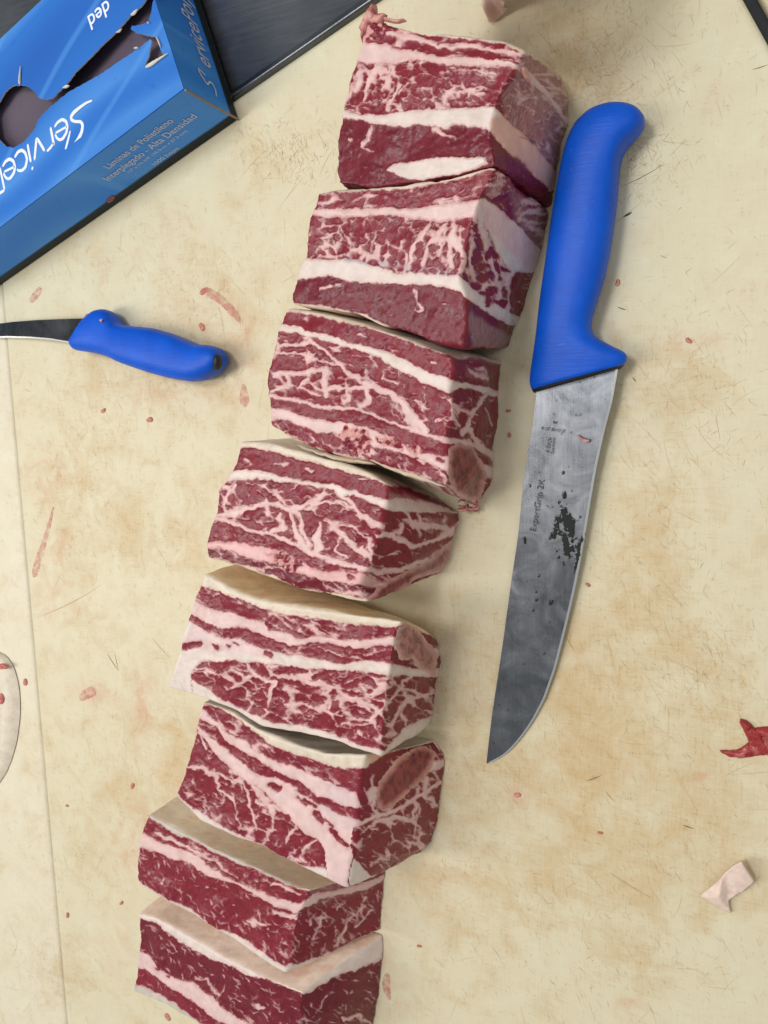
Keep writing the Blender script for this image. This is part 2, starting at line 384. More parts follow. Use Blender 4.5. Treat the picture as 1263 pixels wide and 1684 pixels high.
# ------------------------------------------------------------------ beef blocks
LEAN = lin(131, 37, 50); LEAN_D = lin(117, 33, 45); LEAN_B = lin(150, 66, 78); FATW = lin(230, 213, 203); FATP = lin(230, 198, 193); FATC = lin(226, 211, 190)
TAN = lin(242, 214, 170); GREY = lin(206, 196, 182); BONE = lin(170, 104, 100); BONE_D = lin(136, 66, 62); CREAM = lin(232, 214, 190)

def build_block(name, label, C, seed):
    x0, y0, s = C['z']
    cv = lambda pts: [tuple([x0+p[0]/s, y0+p[1]/s]+[w/s for w in p[2:]]) for p in pts]
    hgt = C['h']
    T, B, L, R = (np.array(C[k], float) for k in 'TBLR'); RB = np.array(C['RB'], float)
    hc = C.get('hc', (hgt,)*4)                                  # heights at TL, TR, BR, BL
    def lift(pts, ha, hb):
        q = resample(np.array(pts, float), 60); return at(q[:, 0], q[:, 1], np.linspace(ha, hb, 60))
    T3 = lift(T, hc[0], hc[1]); B3 = lift(B, hc[3], hc[2]); L3 = lift(L, hc[0], hc[3]); R3 = lift(R, hc[1], hc[2]); RB3 = atp(RB, 0.0)
    ni = int(np.linalg.norm(np.diff(T3, axis=0), axis=1).sum()/C.get('res', 0.00055)); nj = int(np.linalg.norm(np.diff(L3, axis=0), axis=1).sum()/C.get('res', 0.00055)); nk = int(hgt/0.0007)
    T3, B3 = resample(T3, ni+1, 3), resample(B3, ni+1, 3); L3, R3 = resample(L3, nj+1, 3), resample(R3, nj+1, 3); RB3 = resample(RB3, nj+1, 3)
    def flat(P): Q = P.copy(); Q[:, 2] = 0; return Q
    u = np.linspace(0, 1, ni+1)[:, None]; v = np.linspace(0, 1, nj+1)[:, None]
    ld = np.array([*C.get('ldrop', (0.0, 0.0)), 0])
    Tb = flat(T3)+u*(RB3[0]-flat(T3)[-1])+(1-u)*ld; Bb = flat(B3)+u*(RB3[-1]-flat(B3)[-1])+(1-u)*ld
    Lb = flat(L3)+ld
    def coons(Tc, Bc, Lc, Rc):
        U = u[:, :, None]; Vv = v[None, :, :]
        return (Tc[:, None]*(1-Vv)+Bc[:, None]*Vv+Lc[None]*(1-U)+Rc[None]*U
                - (Tc[0]*(1-U)*(1-Vv)+Tc[-1]*U*(1-Vv)+Bc[0]*(1-U)*Vv+Bc[-1]*U*Vv))
    top = coons(T3, B3, L3, R3); bot = coons(Tb, Bb, Lb, RB3)
    w = np.linspace(0, 1, nk+1)
    def wall(a, b, bulge):
        P = a[:, None]*(1-w)[None, :, None]+b[:, None]*w[None, :, None]
        t = np.gradient(a, axis=0); t = np.stack([t[:, 1], -t[:, 0], np.zeros(len(t))], -1); t /= np.linalg.norm(t, axis=1)[:, None]+1e-9
        cen = top.reshape(-1, 3).mean(0); sgn = np.sign(((a-cen)[:, :2]*t[:, :2]).sum(1).mean())
        n = len(a); e = np.sin(np.linspace(0, math.pi, n))**0.3
        return P+t[:, None]*(sgn*bulge*e[:, None]*np.sin(math.pi*w)[None])[..., None]
    bl = C.get('bulge', (0.002, 0.003, 0.001, 0.002))
    up, dn, lf, rt = wall(T3, Tb, bl[0]), wall(B3, Bb, bl[1]), wall(L3, Lb, bl[2]), wall(R3, RB3, bl[3])
    # ---- lattice surface, welded
    ii, jj, kk = np.arange(ni+1), np.arange(nj+1), np.arange(nk+1)
    sets = []
    def add(face, P, I, J, K): sets.append((face, P.reshape(-1, 3), I.ravel(), J.ravel(), K.ravel(), I.shape))
    I, J = np.meshgrid(ii, jj, indexing='ij'); add('top', top, I, J, 0*I); add('bot', bot, I, J, 0*I+nk)
    J, K = np.meshgrid(jj, kk, indexing='ij'); add('right', rt, 0*J+ni, J, K); add('left', lf, 0*J, J, K)
    I, K = np.meshgrid(ii, kk, indexing='ij'); add('up', up, I, 0*I, K); add('down', dn, I, 0*I+nj, K)
    key = np.concatenate([(a[2]*(nj+1)+a[3])*(nk+1)+a[4] for a in sets]); P = np.concatenate([a[1] for a in sets])
    face = np.concatenate([np.full(len(a[1]), n) for n, a in enumerate(sets)])
    Iall, Jall, Kall = (np.concatenate([a[q] for a in sets]) for q in (2, 3, 4))
    uk, first, inv = np.unique(key, return_index=True, return_inverse=True)
    V = P[first]; fc = face[first]; Iv, Jv, Kv = Iall[first], Jall[first], Kall[first]
    quads = []; off = 0
    for (nm, p, i_, j_, k_, sh) in sets:
        idx = inv[off:off+len(p)].reshape(sh); off += len(p)
        q = np.stack([idx[:-1, :-1], idx[1:, :-1], idx[1:, 1:], idx[:-1, 1:]], -1).reshape(-1, 4)
        if nm in ('top', 'left', 'down'): q = q[:, ::-1]
        quads.append(q)
    Q = np.concatenate(quads)
    # ---- where each vertex lies in the measured picture of the faces (sides not seen repeat the nearest top rim)
    px, py = project(V)
    hid = (fc == 3) | (fc == 5) | (fc == 1)
    tp = top.reshape(ni+1, nj+1, 3); hx, hy = project(tp[Iv, Jv]); px = np.where(hid, hx, px); py = np.where(hid, hy, py)
    isup = fc == 4
    # ---- fat / lean field
    wx = px+3.4*fbm(px/9, py/9, seed)+4.0*fbm(px/38, py/38, seed+5, 2); wy = py+3.2*fbm(px/9, py/9, seed+50)+1.2*fbm(px/3.5, py/3.5, seed+52, 2)+3.0*fbm(px/38, py/38, seed+55, 2)
    curves = [np.interp(wx, [p[0] for p in cc], [p[1] for p in cc]) for cc in (cv(l[3]) if l[3] else None for l in C['layers']) if cc is not None]
    lay = np.zeros(len(V), int)
    for c in curves: lay += (wy > c).astype(int)
    nl = len(C['layers']); lay = np.minimum(lay, nl-1)
    big = np.full(len(V), 30.0)
    up_d = np.stack([big]+[wy-c for c in curves]); dn_d = np.stack([c-wy for c in curves]+[big])
    ar = np.arange(len(V)); d = np.minimum(np.minimum(up_d[lay, ar], dn_d[lay, ar])*0.9, 14)
    TORN = np.zeros(len(V)); F = np.zeros(len(V)); LC = np.zeros((len(V), 3)); FC = np.zeros((len(V), 3)); SM = np.zeros(len(V))
    rgt = fc == 2
    gx = px+7.0*fbm(px/19, py/17, seed+60, 3)+1.8*fbm(px/5, py/5, seed+62, 2); gy = py+7.0*fbm(px/19, py/17, seed+61, 3)+1.8*fbm(px/5, py/5, seed+63, 2)
    G = np.full(len(V), -60.0)
    for st in C.get('fat', []): G = np.maximum(G, seg_field(gx, gy, [(a_, b_, w_*C.get('vw', 0.85)) for a_, b_, w_ in cv(st)]))
    G = G+1.5*fbm(px/9, py/9, seed+64, 2)
    for li, (lname, typ, opt, _c) in enumerate(C['layers']):
        m = lay == li
        LC[m] = opt.get('lean', LEAN); FC[m] = opt.get('fat', FATW if typ == 'fat' else FATP)
        f = d[m] if typ == 'fat' else -d[m]
        mb = opt.get('marble')
        if mb:
            x, y = wx[m], wy[m]
            for q, (cell, asp, ang, w0, wa) in enumerate(mb):
                a = math.radians(ang); ca, sa = math.cos(a), math.sin(a)
                X = (x*ca+y*sa)/(cell*asp); Y = (-x*sa+y*ca)/cell
                X = X+0.45*fbm(X*1.3, Y*1.3, seed+11+q); Y = Y+0.45*fbm(X*1.3, Y*1.3, seed+23+q)
                e = voro(X, Y, seed*7+q*13+li)*cell
                wv = w0+wa*fbm(x/30, y/30, seed+31+q*3+li, 2)+0.45*wa*fbm(x/9, y/9, seed+37+q, 2)+0.9*np.exp(np.minimum(G[m], 0)/7)+0.4*fbm(x/4, y/4, seed+44+q, 2)
                vein = wv-e
                if typ == 'lean': f = np.maximum(f, np.minimum(vein, 4))
                else: f = np.minimum(f, np.maximum(-vein, -4) if w0 > 0 else np.where(vein > 0, -vein, f))
        F[m] = f
    sx = px+2.6*fbm(px/8, py/8, seed+70)+1.2*fbm(px/3.5, py/3.5, seed+72, 2); sy = py+2.6*fbm(px/8, py/8, seed+71)+1.2*fbm(px/3.5, py/3.5, seed+73, 2)
    for st in C.get('fat', []):
        pass
    hi = np.maximum(F, np.minimum(G, 8)); F = hi+0.8*np.exp(-np.abs(F-np.minimum(G, 8))/0.8)*0.6
    F = np.where(G < -8, np.minimum(F, hi), F)
    for st in C.get('fatpoly', []):
        g = poly_field(sx, sy, cv(st)); F = np.maximum(F, np.minimum(g, 10)); FC[g > -4] = FATW
    for st in C.get('lean', []):
        g = seg_field(sx, sy, cv(st)); F = np.minimum(F, -g)
    # short flecks of fat along the grain
    vis = (fc == 0) | (fc == 2); rf = random.Random(seed); bx0, bx1, by0, by1 = px[vis].min(), px[vis].max(), py[vis].min(), py[vis].max()
    vi = np.where(vis)[0]; fx, fy = sx[vi], sy[vi]; FL = np.full(len(vi), -9.0)
    nfl, fang = C.get('flecks', (260, 20))
    for _ in range(nfl):
        a = math.radians(rf.gauss(fang, 22)); L = rf.uniform(2, 9); x_, y_ = rf.uniform(bx0, bx1), rf.uniform(by0, by1); w_ = rf.uniform(0.5, 1.7)
        q = np.where((np.abs(fx-x_) < 16) & (np.abs(fy-y_) < 16))[0]
        if len(q) == 0: continue
        bend = rf.gauss(0, 0.5)
        g = seg_field(fx[q], fy[q], [(x_-L*math.cos(a), y_-L*math.sin(a), 0.1), (x_, y_, w_), (x_+L*math.cos(a+bend), y_+L*math.sin(a+bend), 0.1)])
        FL[q] = np.maximum(FL[q], g)
    pen = np.array([{'rib_muscle': 0.05, 'lean_strip': -0.4}.get(l[0], -1.1) for l in C['layers']])[lay[vi]]
    F[vi] = np.maximum(F[vi], np.minimum(FL+pen, 2.0))
    for poly in C.get('torn', []):
        g = poly_field(px+6*fbm(px/9, py/9, seed+140), py+6*fbm(px/9, py/9, seed+141), cv(poly)); k = np.clip(g/5+0.5, 0, 1)
        F = F*(1-k)+k*(0.6+8*fbm(px/6.5, py/6.5, seed+142, 3)); FC = FC*(1-k[:, None])+np.array(lin(224, 170, 164))*k[:, None]; TORN = np.maximum(TORN, k)
    part = lay.copy()
    names = [l[0] for l in C['layers']]
    for (pname, poly, colr, rim) in C.get('bone', []):
        g = poly_field(sx, sy, cv(poly)); m = (g > -1) & rgt
        k = np.clip((g-1.5)/7, 0, 1)[:, None]
        cc = np.array(rim)*(1-k)+np.array(colr)*k
        sp_ = fbm(px/5, py/9, seed+120, 3); cc = cc*(1+0.25*fbm(px/14, py/14, seed+121)[:, None])
        FC[m] = cc[m]; LC[m] = cc[m]*0.55; F[m] = (1.5+9*sp_+6*(1-k[:, 0]))[m]
        SM[m] = 0.12
        part[(g > 0) & rgt] = len(names); names.append(pname)
    for (poly, amt) in C.get('smear', []):
        g = poly_field(sx, sy, cv(poly)); SM = np.maximum(SM, amt*np.clip(g/7+0.3, 0, 1)*rgt)
    for (poly, colr) in C.get('tint', []):
        g = np.clip(poly_field(sx, sy, cv(poly))/6+0.3, 0, 1)[:, None]; FC = FC*(1-g)+np.array(colr)*g
    upo = C.get('up')  # upper-side membrane colour, lightened to make up for the shade there
    if upo:
        mm_ = isup & (Kv > 0); nz = fbm(Iv/34., Kv/14., seed+80, 4)
        F[mm_] = 7; FC[mm_] = np.array(upo)*(1+np.array((0.16, 0.22, 0.26))*nz[mm_][:, None]); part[mm_] = 0
        bl_ = mm_ & (fbm(Iv/18., Kv/14., seed+81) > 0.42); FC[bl_] = FC[bl_]*np.array((0.98, 0.88, 0.84))
    # ---- relief
    nbr_a = np.concatenate([Q[:, [0, 1]], Q[:, [1, 2]], Q[:, [2, 3]], Q[:, [3, 0]]]); nv = len(V)
    deg = np.bincount(nbr_a[:, 0], minlength=nv)+np.bincount(nbr_a[:, 1], minlength=nv)
    def lap(X):
        return np.stack([(np.bincount(nbr_a[:, 0], X[nbr_a[:, 1], k], nv)+np.bincount(nbr_a[:, 1], X[nbr_a[:, 0], k], nv))/deg for k in range(3)], -1)
    rr = C.get('round', 4)
    dist = np.stack([np.minimum(Iv, ni-Iv), np.minimum(Jv, nj-Jv), np.minimum(Kv, nk-Kv)]); dist.sort(0)
    wgt = np.clip(1-(dist[1]-rr)/3.0, 0, 1)[:, None]
    for _ in range(C.get('rit', 14)): V = V+wgt*0.6*(lap(V)-V)
    def normals(V):
        n = np.cross(V[Q[:, 2]]-V[Q[:, 0]], V[Q[:, 3]]-V[Q[:, 1]]); N = np.stack([sum(np.bincount(Q[:, c], n[:, k], nv) for c in range(4)) for k in range(3)], -1)
        return N/(np.linalg.norm(N, axis=1)[:, None]+1e-12)
    N = normals(V)
    a_ = V[:, 0]*1000; b_ = V[:, 1]*1000; c_ = V[:, 2]*1000
    low = (fbm((a_+c_*.7)/18, (b_-c_*.6)/18, seed+90, 2)*0.0020+fbm((a_+c_*.8)/4.5, (b_-c_*.7)/4.5, seed+91, 3)*0.00032)
    rag = fbm((a_+c_)/2.2, (b_-c_*.9)/2.2, seed+92, 2)*np.where(dist[1] < 3, 0.0005, 0.00022)
    sf = np.clip(1-F/5, 0.25, 1); disp = TORN*0.0014*fbm((a_+c_)/1.6, (b_-c_)/1.6, seed+143, 3)+low*(0.4+0.6*sf)+rag*sf+0.00022*np.tanh(F/2.0)
    V = V+N*disp[:, None]; V[:, 2] = np.maximum(V[:, 2], 0.0002)
    # a face that bows out in the photograph
    for (bx, by, br, amt) in C.get('bow', []):
        qx, qy = project(V); k = np.exp(-(((qx-bx)**2+(qy-by)**2)/br**2)); V = V+N*(amt*k*rgt)[:, None]
    N = normals(V)
    if (N[fc == 0][:, 2].mean() < 0): Q = Q[:, ::-1]; N = -N
    # ---- split into parts
    base = V.mean(0); base[2] = 0
    root = empty(name, tuple(base)); tag(root, label, 'beef block', 'beef short rib blocks in a row')
    fp = part[Q]; fpart = np.sort(fp, axis=1)[:, 1]
    for pi, pn in enumerate(names):
        q = Q[fpart == pi]
        if len(q) < 40: continue
        uq, iv = np.unique(q, return_inverse=True)
        o = mesh_obj(pn, V[uq], iv.reshape(q.shape), MEAT, root)
        set_attr(o, 'fat', 'FLOAT', F[uq]); set_attr(o, 'smear', 'FLOAT', SM[uq])
        one = np.ones((len(uq), 1)); set_attr(o, 'lean_colour', 'FLOAT_COLOR', np.hstack([np.clip(LC[uq], 0, 1), one])); set_attr(o, 'fat_colour', 'FLOAT_COLOR', np.hstack([np.clip(FC[uq], 0, 1), one]))
        o.data.normals_split_custom_set_from_vertices([tuple(n) for n in N[uq]])
    return root

# each layer: name, kind, options, lower border as measured in an enlargement of the photograph
D = {}
M_F = [(15, 1.3, 10, -0.6, 2.6), (8, 1.5, 15, -1.1, 1.9)]
D[1] = dict(torn=[[(215, 190), (235, 90), (330, 95), (320, 160), (270, 190)]], flecks=(420, 20), z=(520, 0, 2.870), h=0.071, hc=(0.068, 0.071, 0.072, 0.070), res=0.00055,
  T=[(600, 38), (638, 38), (701, 52), (764, 59), (827, 68), (863, 85)], B=[(555, 303), (607, 309), (687, 301), (764, 287), (816, 275)],
  L=[(600, 38), (591, 80), (572, 136), (558, 185), (553, 237), (551, 279), (555, 303)], R=[(863, 85), (846, 115), (830, 139), (814, 174), (806, 213), (809, 240), (816, 275)],
  RB=[(915, 122), (938, 167), (936, 209), (924, 262), (914, 300), (904, 338)], bulge=(0.002, 0.001, 0.001, 0.006), round=5,
  layers=[('fat_cap', 'fat', dict(fat=FATC), [(200, 85), (340, 90), (480, 135), (520, 160), (700, 182), (880, 208), (985, 252), (1100, 330), (1200, 460)]),
          ('lean_strip', 'lean', dict(lean=LEAN, marble=[(14, 3.6, 10, -0.2, 3.6)]), [(200, 190), (290, 215), (480, 245), (600, 262), (730, 270), (850, 285), (950, 300), (1000, 330), (1060, 400), (1130, 480), (1200, 560)]),
          ('fat_seam', 'fat', dict(fat=FATP), [(180, 285), (290, 300), (370, 305), (430, 290), (520, 290), (620, 310), (730, 318), (850, 318), (935, 325), (980, 375), (1060, 440), (1120, 500), (1190, 600)]),
          ('rib_muscle', 'lean', dict(marble=[(15, 1.5, 25, -0.2, 3.2)]), [(110, 520), (200, 535), (320, 540), (450, 525), (580, 510), (720, 505), (845, 500), (880, 530), (940, 590), (1010, 670), (1080, 750), (1130, 800)]),
          ('fat_seam', 'fat', dict(fat=FATW), [(100, 558), (200, 565), (280, 585), (440, 600), (480, 592), (560, 600), (600, 600), (650, 590), (700, 590), (760, 605), (820, 625), (870, 670), (950, 750), (1030, 820), (1100, 900)]),
          ('flank_muscle', 'lean', dict(lean=LEAN_D, marble=[(30, 1.5, 10, -5.0, 3.0)]), None)],
  fat=[[(330, 160, 10), (420, 175, 12), (560, 205, 12), (700, 220, 12), (840, 240, 10), (960, 268, 12)], [(215, 330, 14), (190, 390, 16), (160, 450, 10), (130, 500, 8)], [(290, 310, 26), (270, 360, 18), (235, 430, 14), (225, 470, 8)], [(350, 320, 10), (345, 400, 12), (300, 430, 6)], [(400, 400, 10), (350, 470, 14), (330, 520, 12)], [(430, 390, 8), (400, 440, 8)], [(600, 450, 5), (650, 430, 5), (740, 420, 6), (800, 400, 5)],
       [(255, 605, 8), (242, 650, 9), (222, 690, 8), (270, 703, 4)], [(150, 660, 6), (165, 660, 6)], [(560, 605, 14), (600, 630, 10), (655, 650, 6)], [(200, 230, 40), (330, 250, 40)], [(640, 330, 7), (760, 345, 6), (835, 350, 8)]],
  fatpoly=[[(325, 800), (370, 770), (560, 742), (790, 738), (810, 770), (700, 815), (500, 855), (420, 840)]],
  lean=[[(590, 605, 4), (612, 618, 5)]],
  smear=[([(960, 240), (1100, 300), (1200, 460), (1200, 620), (1120, 800), (1060, 760), (900, 560), (880, 450), (930, 370)], 0.95), ([(840, 520), (920, 560), (1100, 760), (1120, 900), (1060, 860), (830, 630)], 0.5)],
  tint=[([(820, 560), (900, 520), (1150, 800), (1110, 910), (830, 640)], lin(226, 176, 160)), ([(150, 190), (420, 190), (420, 310), (150, 310)], FATP)])
D[2] = dict(flecks=(380, 15), z=(440, 270, 2.631), h=0.070, hc=(0.070, 0.072, 0.066, 0.068),
  T=[(524, 318), (592, 311), (668, 303), (744, 290), (801, 276), (814, 276)], L=[(524, 318), (518, 342), (508, 369), (501, 418), (487, 456), (476, 487), (478, 501)],
  R=[(814, 276), (805, 300), (788, 329), (774, 376), (765, 414), (755, 456), (767, 487), (769, 528), (763, 575)], B=[(478, 501), (531, 507), (592, 518), (626, 537), (668, 548), (714, 564), (763, 575)],
  RB=[(902, 348), (894, 384), (883, 437), (877, 460), (862, 506), (847, 540), (838, 573)], bulge=(0.001, 0.001, 0.001, 0.003),
  layers=[('fat_cap', 'fat', dict(fat=FATC), [(90, 133), (225, 133), (400, 120), (600, 103), (720, 80), (850, 50), (960, 22), (1000, 20), (1220, 100)]),
          ('lean_strip', 'lean', dict(marble=[(13, 3.6, -6, 0.0, 3.4)]), [(200, 190), (350, 192), (500, 188), (640, 182), (760, 170), (860, 155), (910, 147), (960, 165), (1030, 215), (1080, 250), (1130, 330), (1200, 390)]),
          ('fat_seam', 'fat', dict(fat=FATP), [(195, 222), (300, 232), (420, 235), (480, 222), (560, 220), (640, 235), (740, 250), (830, 245), (900, 235), (950, 265), (1000, 360), (1050, 450), (1120, 470), (1180, 480)]),
          ('rib_muscle', 'lean', dict(marble=[(17, 1.25, 10, 0.2, 3.3)]), [(160, 400), (250, 410), (380, 412), (450, 435), (560, 465), (700, 470), (830, 475), (880, 520), (960, 590), (1040, 640), (1100, 670)]),
          ('fat_seam', 'fat', dict(fat=FATW), [(110, 500), (200, 490), (290, 488), (340, 505), (430, 515), (560, 515), (700, 520), (760, 530), (830, 550), (890, 600), (960, 650), (1040, 700), (1080, 715)]),
          ('flank_muscle', 'lean', dict(lean=LEAN_D, marble=[(34, 1.4, 15, -5.0, 3.0)]), [(95, 606), (240, 612), (400, 645), (480, 690), (520, 712), (620, 748), (790, 803), (1100, 900)]),
          ('fat_rind', 'fat', dict(fat=FATC), None)],
  fat=[[(700, 260, 10), (650, 330, 14), (620, 420, 14), (600, 450, 10)], [(770, 255, 10), (740, 300, 18), (690, 360, 8), (680, 440, 12)], [(800, 260, 16), (800, 330, 26), (850, 400, 14), (830, 460, 12)], [(760, 340, 10), (740, 410, 8)], [(790, 350, 12), (795, 440, 14)], [(580, 330, 6), (600, 380, 8), (590, 450, 6)], [(240, 260, 4), (300, 270, 5), (340, 320, 6), (380, 380, 5)], [(460, 290, 4), (450, 370, 4)],
       [(640, 548, 6), (650, 590, 6), (668, 632, 9), (635, 628, 4)], [(225, 548, 7), (270, 535, 9), (320, 518, 6)], [(760, 606, 6), (775, 608, 4)], [(930, 260, 26), (960, 350, 20), (990, 470, 12), (960, 560, 12)], [(900, 330, 14), (880, 400, 12), (900, 500, 10)], [(1020, 480, 20), (1060, 560, 12), (1030, 640, 10)]],
  fatpoly=[[(915, 150), (960, 160), (1040, 220), (1130, 320), (1175, 400), (1150, 470), (1060, 470), (1010, 390), (960, 290), (925, 240)]],
  lean=[[(268, 510, 3), (285, 520, 5)], [(820, 250, 10), (880, 260, 16), (850, 300, 8)], [(900, 410, 16), (920, 450, 18)], [(980, 370, 14), (960, 400, 14)], [(1000, 440, 14), (1010, 470, 8)], [(970, 550, 22), (960, 600, 16)], [(1090, 500, 26), (1080, 600, 30)], [(910, 320, 16), (930, 350, 12)], [(870, 300, 10), (860, 340, 8)], [(820, 390, 10), (820, 430, 10)], [(930, 500, 16), (915, 490, 12)]],
  smear=[([(1040, 90), (1120, 140), (1220, 330), (1180, 420), (1080, 260)], 0.7), ([(860, 690), (880, 630), (960, 690), (1060, 740), (1020, 820), (880, 790)], 1.0)],
  tint=[([(900, 150), (1040, 210), (1200, 400), (1150, 480), (940, 270)], lin(232, 196, 190)), ([(320, 400), (830, 460), (830, 490), (330, 425)], lin(196, 186, 190))])
D[3] = dict(vw=1.05, torn=[[(390, 640), (440, 600), (520, 620), (560, 680), (540, 740), (440, 730)], [(560, 640), (700, 680), (690, 720), (580, 690)], [(720, 690), (780, 700), (770, 750), (725, 730)]], flecks=(300, 25), z=(420, 490, 2.870), h=0.067, hc=(0.066, 0.069, 0.066, 0.066),
  T=[(473, 508), (525, 514), (577, 528), (629, 543), (685, 565), (742, 588)], L=[(473, 508), (462, 528), (453, 553), (446, 591), (440, 633), (444, 664), (446, 699)],
  R=[(742, 588), (747, 605), (739, 640), (746, 675), (735, 716), (737, 755), (735, 797)], B=[(446, 699), (483, 721), (531, 741), (577, 752), (615, 757), (650, 770), (678, 780), (735, 797)],
  RB=[(828, 594), (822, 643), (821, 685), (814, 734), (808, 775), (806, 797), (786, 832)], bulge=(0.002, 0.002, 0.001, 0.002),
  layers=[('fat_cap', 'fat', dict(fat=FATC), [(130, 72), (200, 66), (300, 90), (450, 122), (560, 148), (680, 193), (800, 243), (925, 280), (980, 285), (1080, 290), (1170, 318)]),
          ('flank_muscle', 'lean', dict(marble=[(34, 2.2, 22, -5.2, 3.0)]), [(110, 125), (180, 130), (280, 165), (400, 190), (520, 225), (640, 265), (760, 320), (915, 385), (1000, 400), (1080, 415), (1150, 440)]),
          ('fat_seam', 'fat', dict(fat=FATW), [(100, 160), (200, 165), (270, 190), (340, 210), (440, 225), (560, 280), (680, 340), (780, 390), (910, 455), (960, 425), (1020, 430), (1080, 450), (1150, 470)]),
          ('rib_muscle', 'lean', dict(marble=[(24, 1.8, 25, -1.1, 3.6)]), [(80, 450), (180, 470), (270, 495), (380, 508), (460, 513), (560, 540), (640, 580), (700, 600), (760, 610), (820, 640), (905, 660), (960, 660), (1020, 670), (1080, 700), (1130, 730)]),
          ('fat_seam', 'fat', dict(fat=FATP), [(80, 468), (180, 490), (270, 512), (400, 527), (480, 533), (560, 560), (640, 594), (720, 624), (800, 655), (905, 688), (960, 690), (1020, 700), (1080, 740), (1130, 780)]),
          ('lean_strip', 'lean', dict(marble=[(14, 3.0, 24, -1.2, 2.6)]), [(75, 510), (150, 530), (240, 560), (340, 575), (450, 592), (530, 610), (600, 640), (700, 690), (800, 735), (900, 750), (1130, 800)]),
          ('fat_seam', 'fat', dict(fat=FATP), [(75, 580), (150, 580), (220, 610), (280, 630), (360, 635), (420, 670), (500, 690), (560, 705), (640, 715), (740, 755), (830, 790), (900, 820), (1130, 860)]),
          ('lean_strip', 'lean', dict(marble=[(16, 2.4, 38, 0.4, 3.6)], fat=FATP), [(75, 605), (160, 645), (260, 692), (330, 722), (420, 735), (560, 770), (650, 800), (760, 842), (900, 880), (1130, 960)]),
          ('membrane', 'fat', dict(fat=CREAM), None)],
  fat=[[(80, 238, 6), (180, 224, 10), (280, 208, 12)], [(265, 200, 10), (350, 268, 7), (420, 335, 10), (520, 400, 10), (620, 440, 12), (690, 500, 16), (750, 575, 26), (800, 615, 20)], [(100, 355, 14), (200, 355, 14), (330, 338, 10)], [(335, 330, 10), (318, 400, 18), (328, 450, 14)], [(330, 425, 12), (420, 428, 10), (520, 420, 12), (590, 430, 12)], [(530, 440, 12), (545, 480, 12), (505, 508, 12)], [(150, 350, 10), (152, 410, 12), (90, 440, 10)], [(240, 290, 7), (330, 305, 6), (400, 310, 5)], [(80, 260, 8), (160, 270, 6), (250, 270, 5)], [(440, 400, 8), (450, 480, 10), (420, 505, 8)], [(600, 345, 4), (605, 380, 4), (660, 410, 5)], [(240, 380, 8), (200, 430, 6), (300, 450, 6)], [(640, 470, 5), (700, 560, 4)], [(850, 575, 6), (900, 560, 4)],
       [(235, 95, 5), (245, 97, 5)], [(480, 178, 5), (515, 182, 5)], [(625, 232, 4), (660, 250, 5)], [(840, 300, 6), (860, 312, 5)], [(1000, 340, 6), (1040, 370, 8), (1090, 385, 8)], [(990, 630, 18), (1010, 570, 10), (1080, 470, 10), (1110, 440, 8)], [(1010, 620, 12), (1060, 690, 14), (1120, 740, 16)], [(960, 500, 4), (1000, 480, 4)], [(1090, 520, 4), (1130, 600, 5)]],
  lean=[[(240, 620, 10), (300, 660, 14), (310, 690, 10)], [(370, 660, 14), (420, 680, 14)], [(580, 720, 12), (680, 750, 18)], [(760, 790, 16), (830, 820, 14)], [(110, 585, 8), (190, 610, 10)], [(720, 690, 8), (740, 725, 8)], [(860, 760, 8), (890, 770, 8)]],
  bone=[('bone', [(915, 705), (960, 684), (1020, 702), (1060, 760), (1085, 850), (1060, 950), (1010, 955), (950, 925), (915, 850), (905, 780)], lin(156, 76, 76), lin(206, 150, 142))],
  smear=[([(930, 250), (1170, 290), (1165, 320), (940, 285)], 0.8), ([(990, 310), (1110, 370), (1090, 400), (990, 370)], 0.6)])
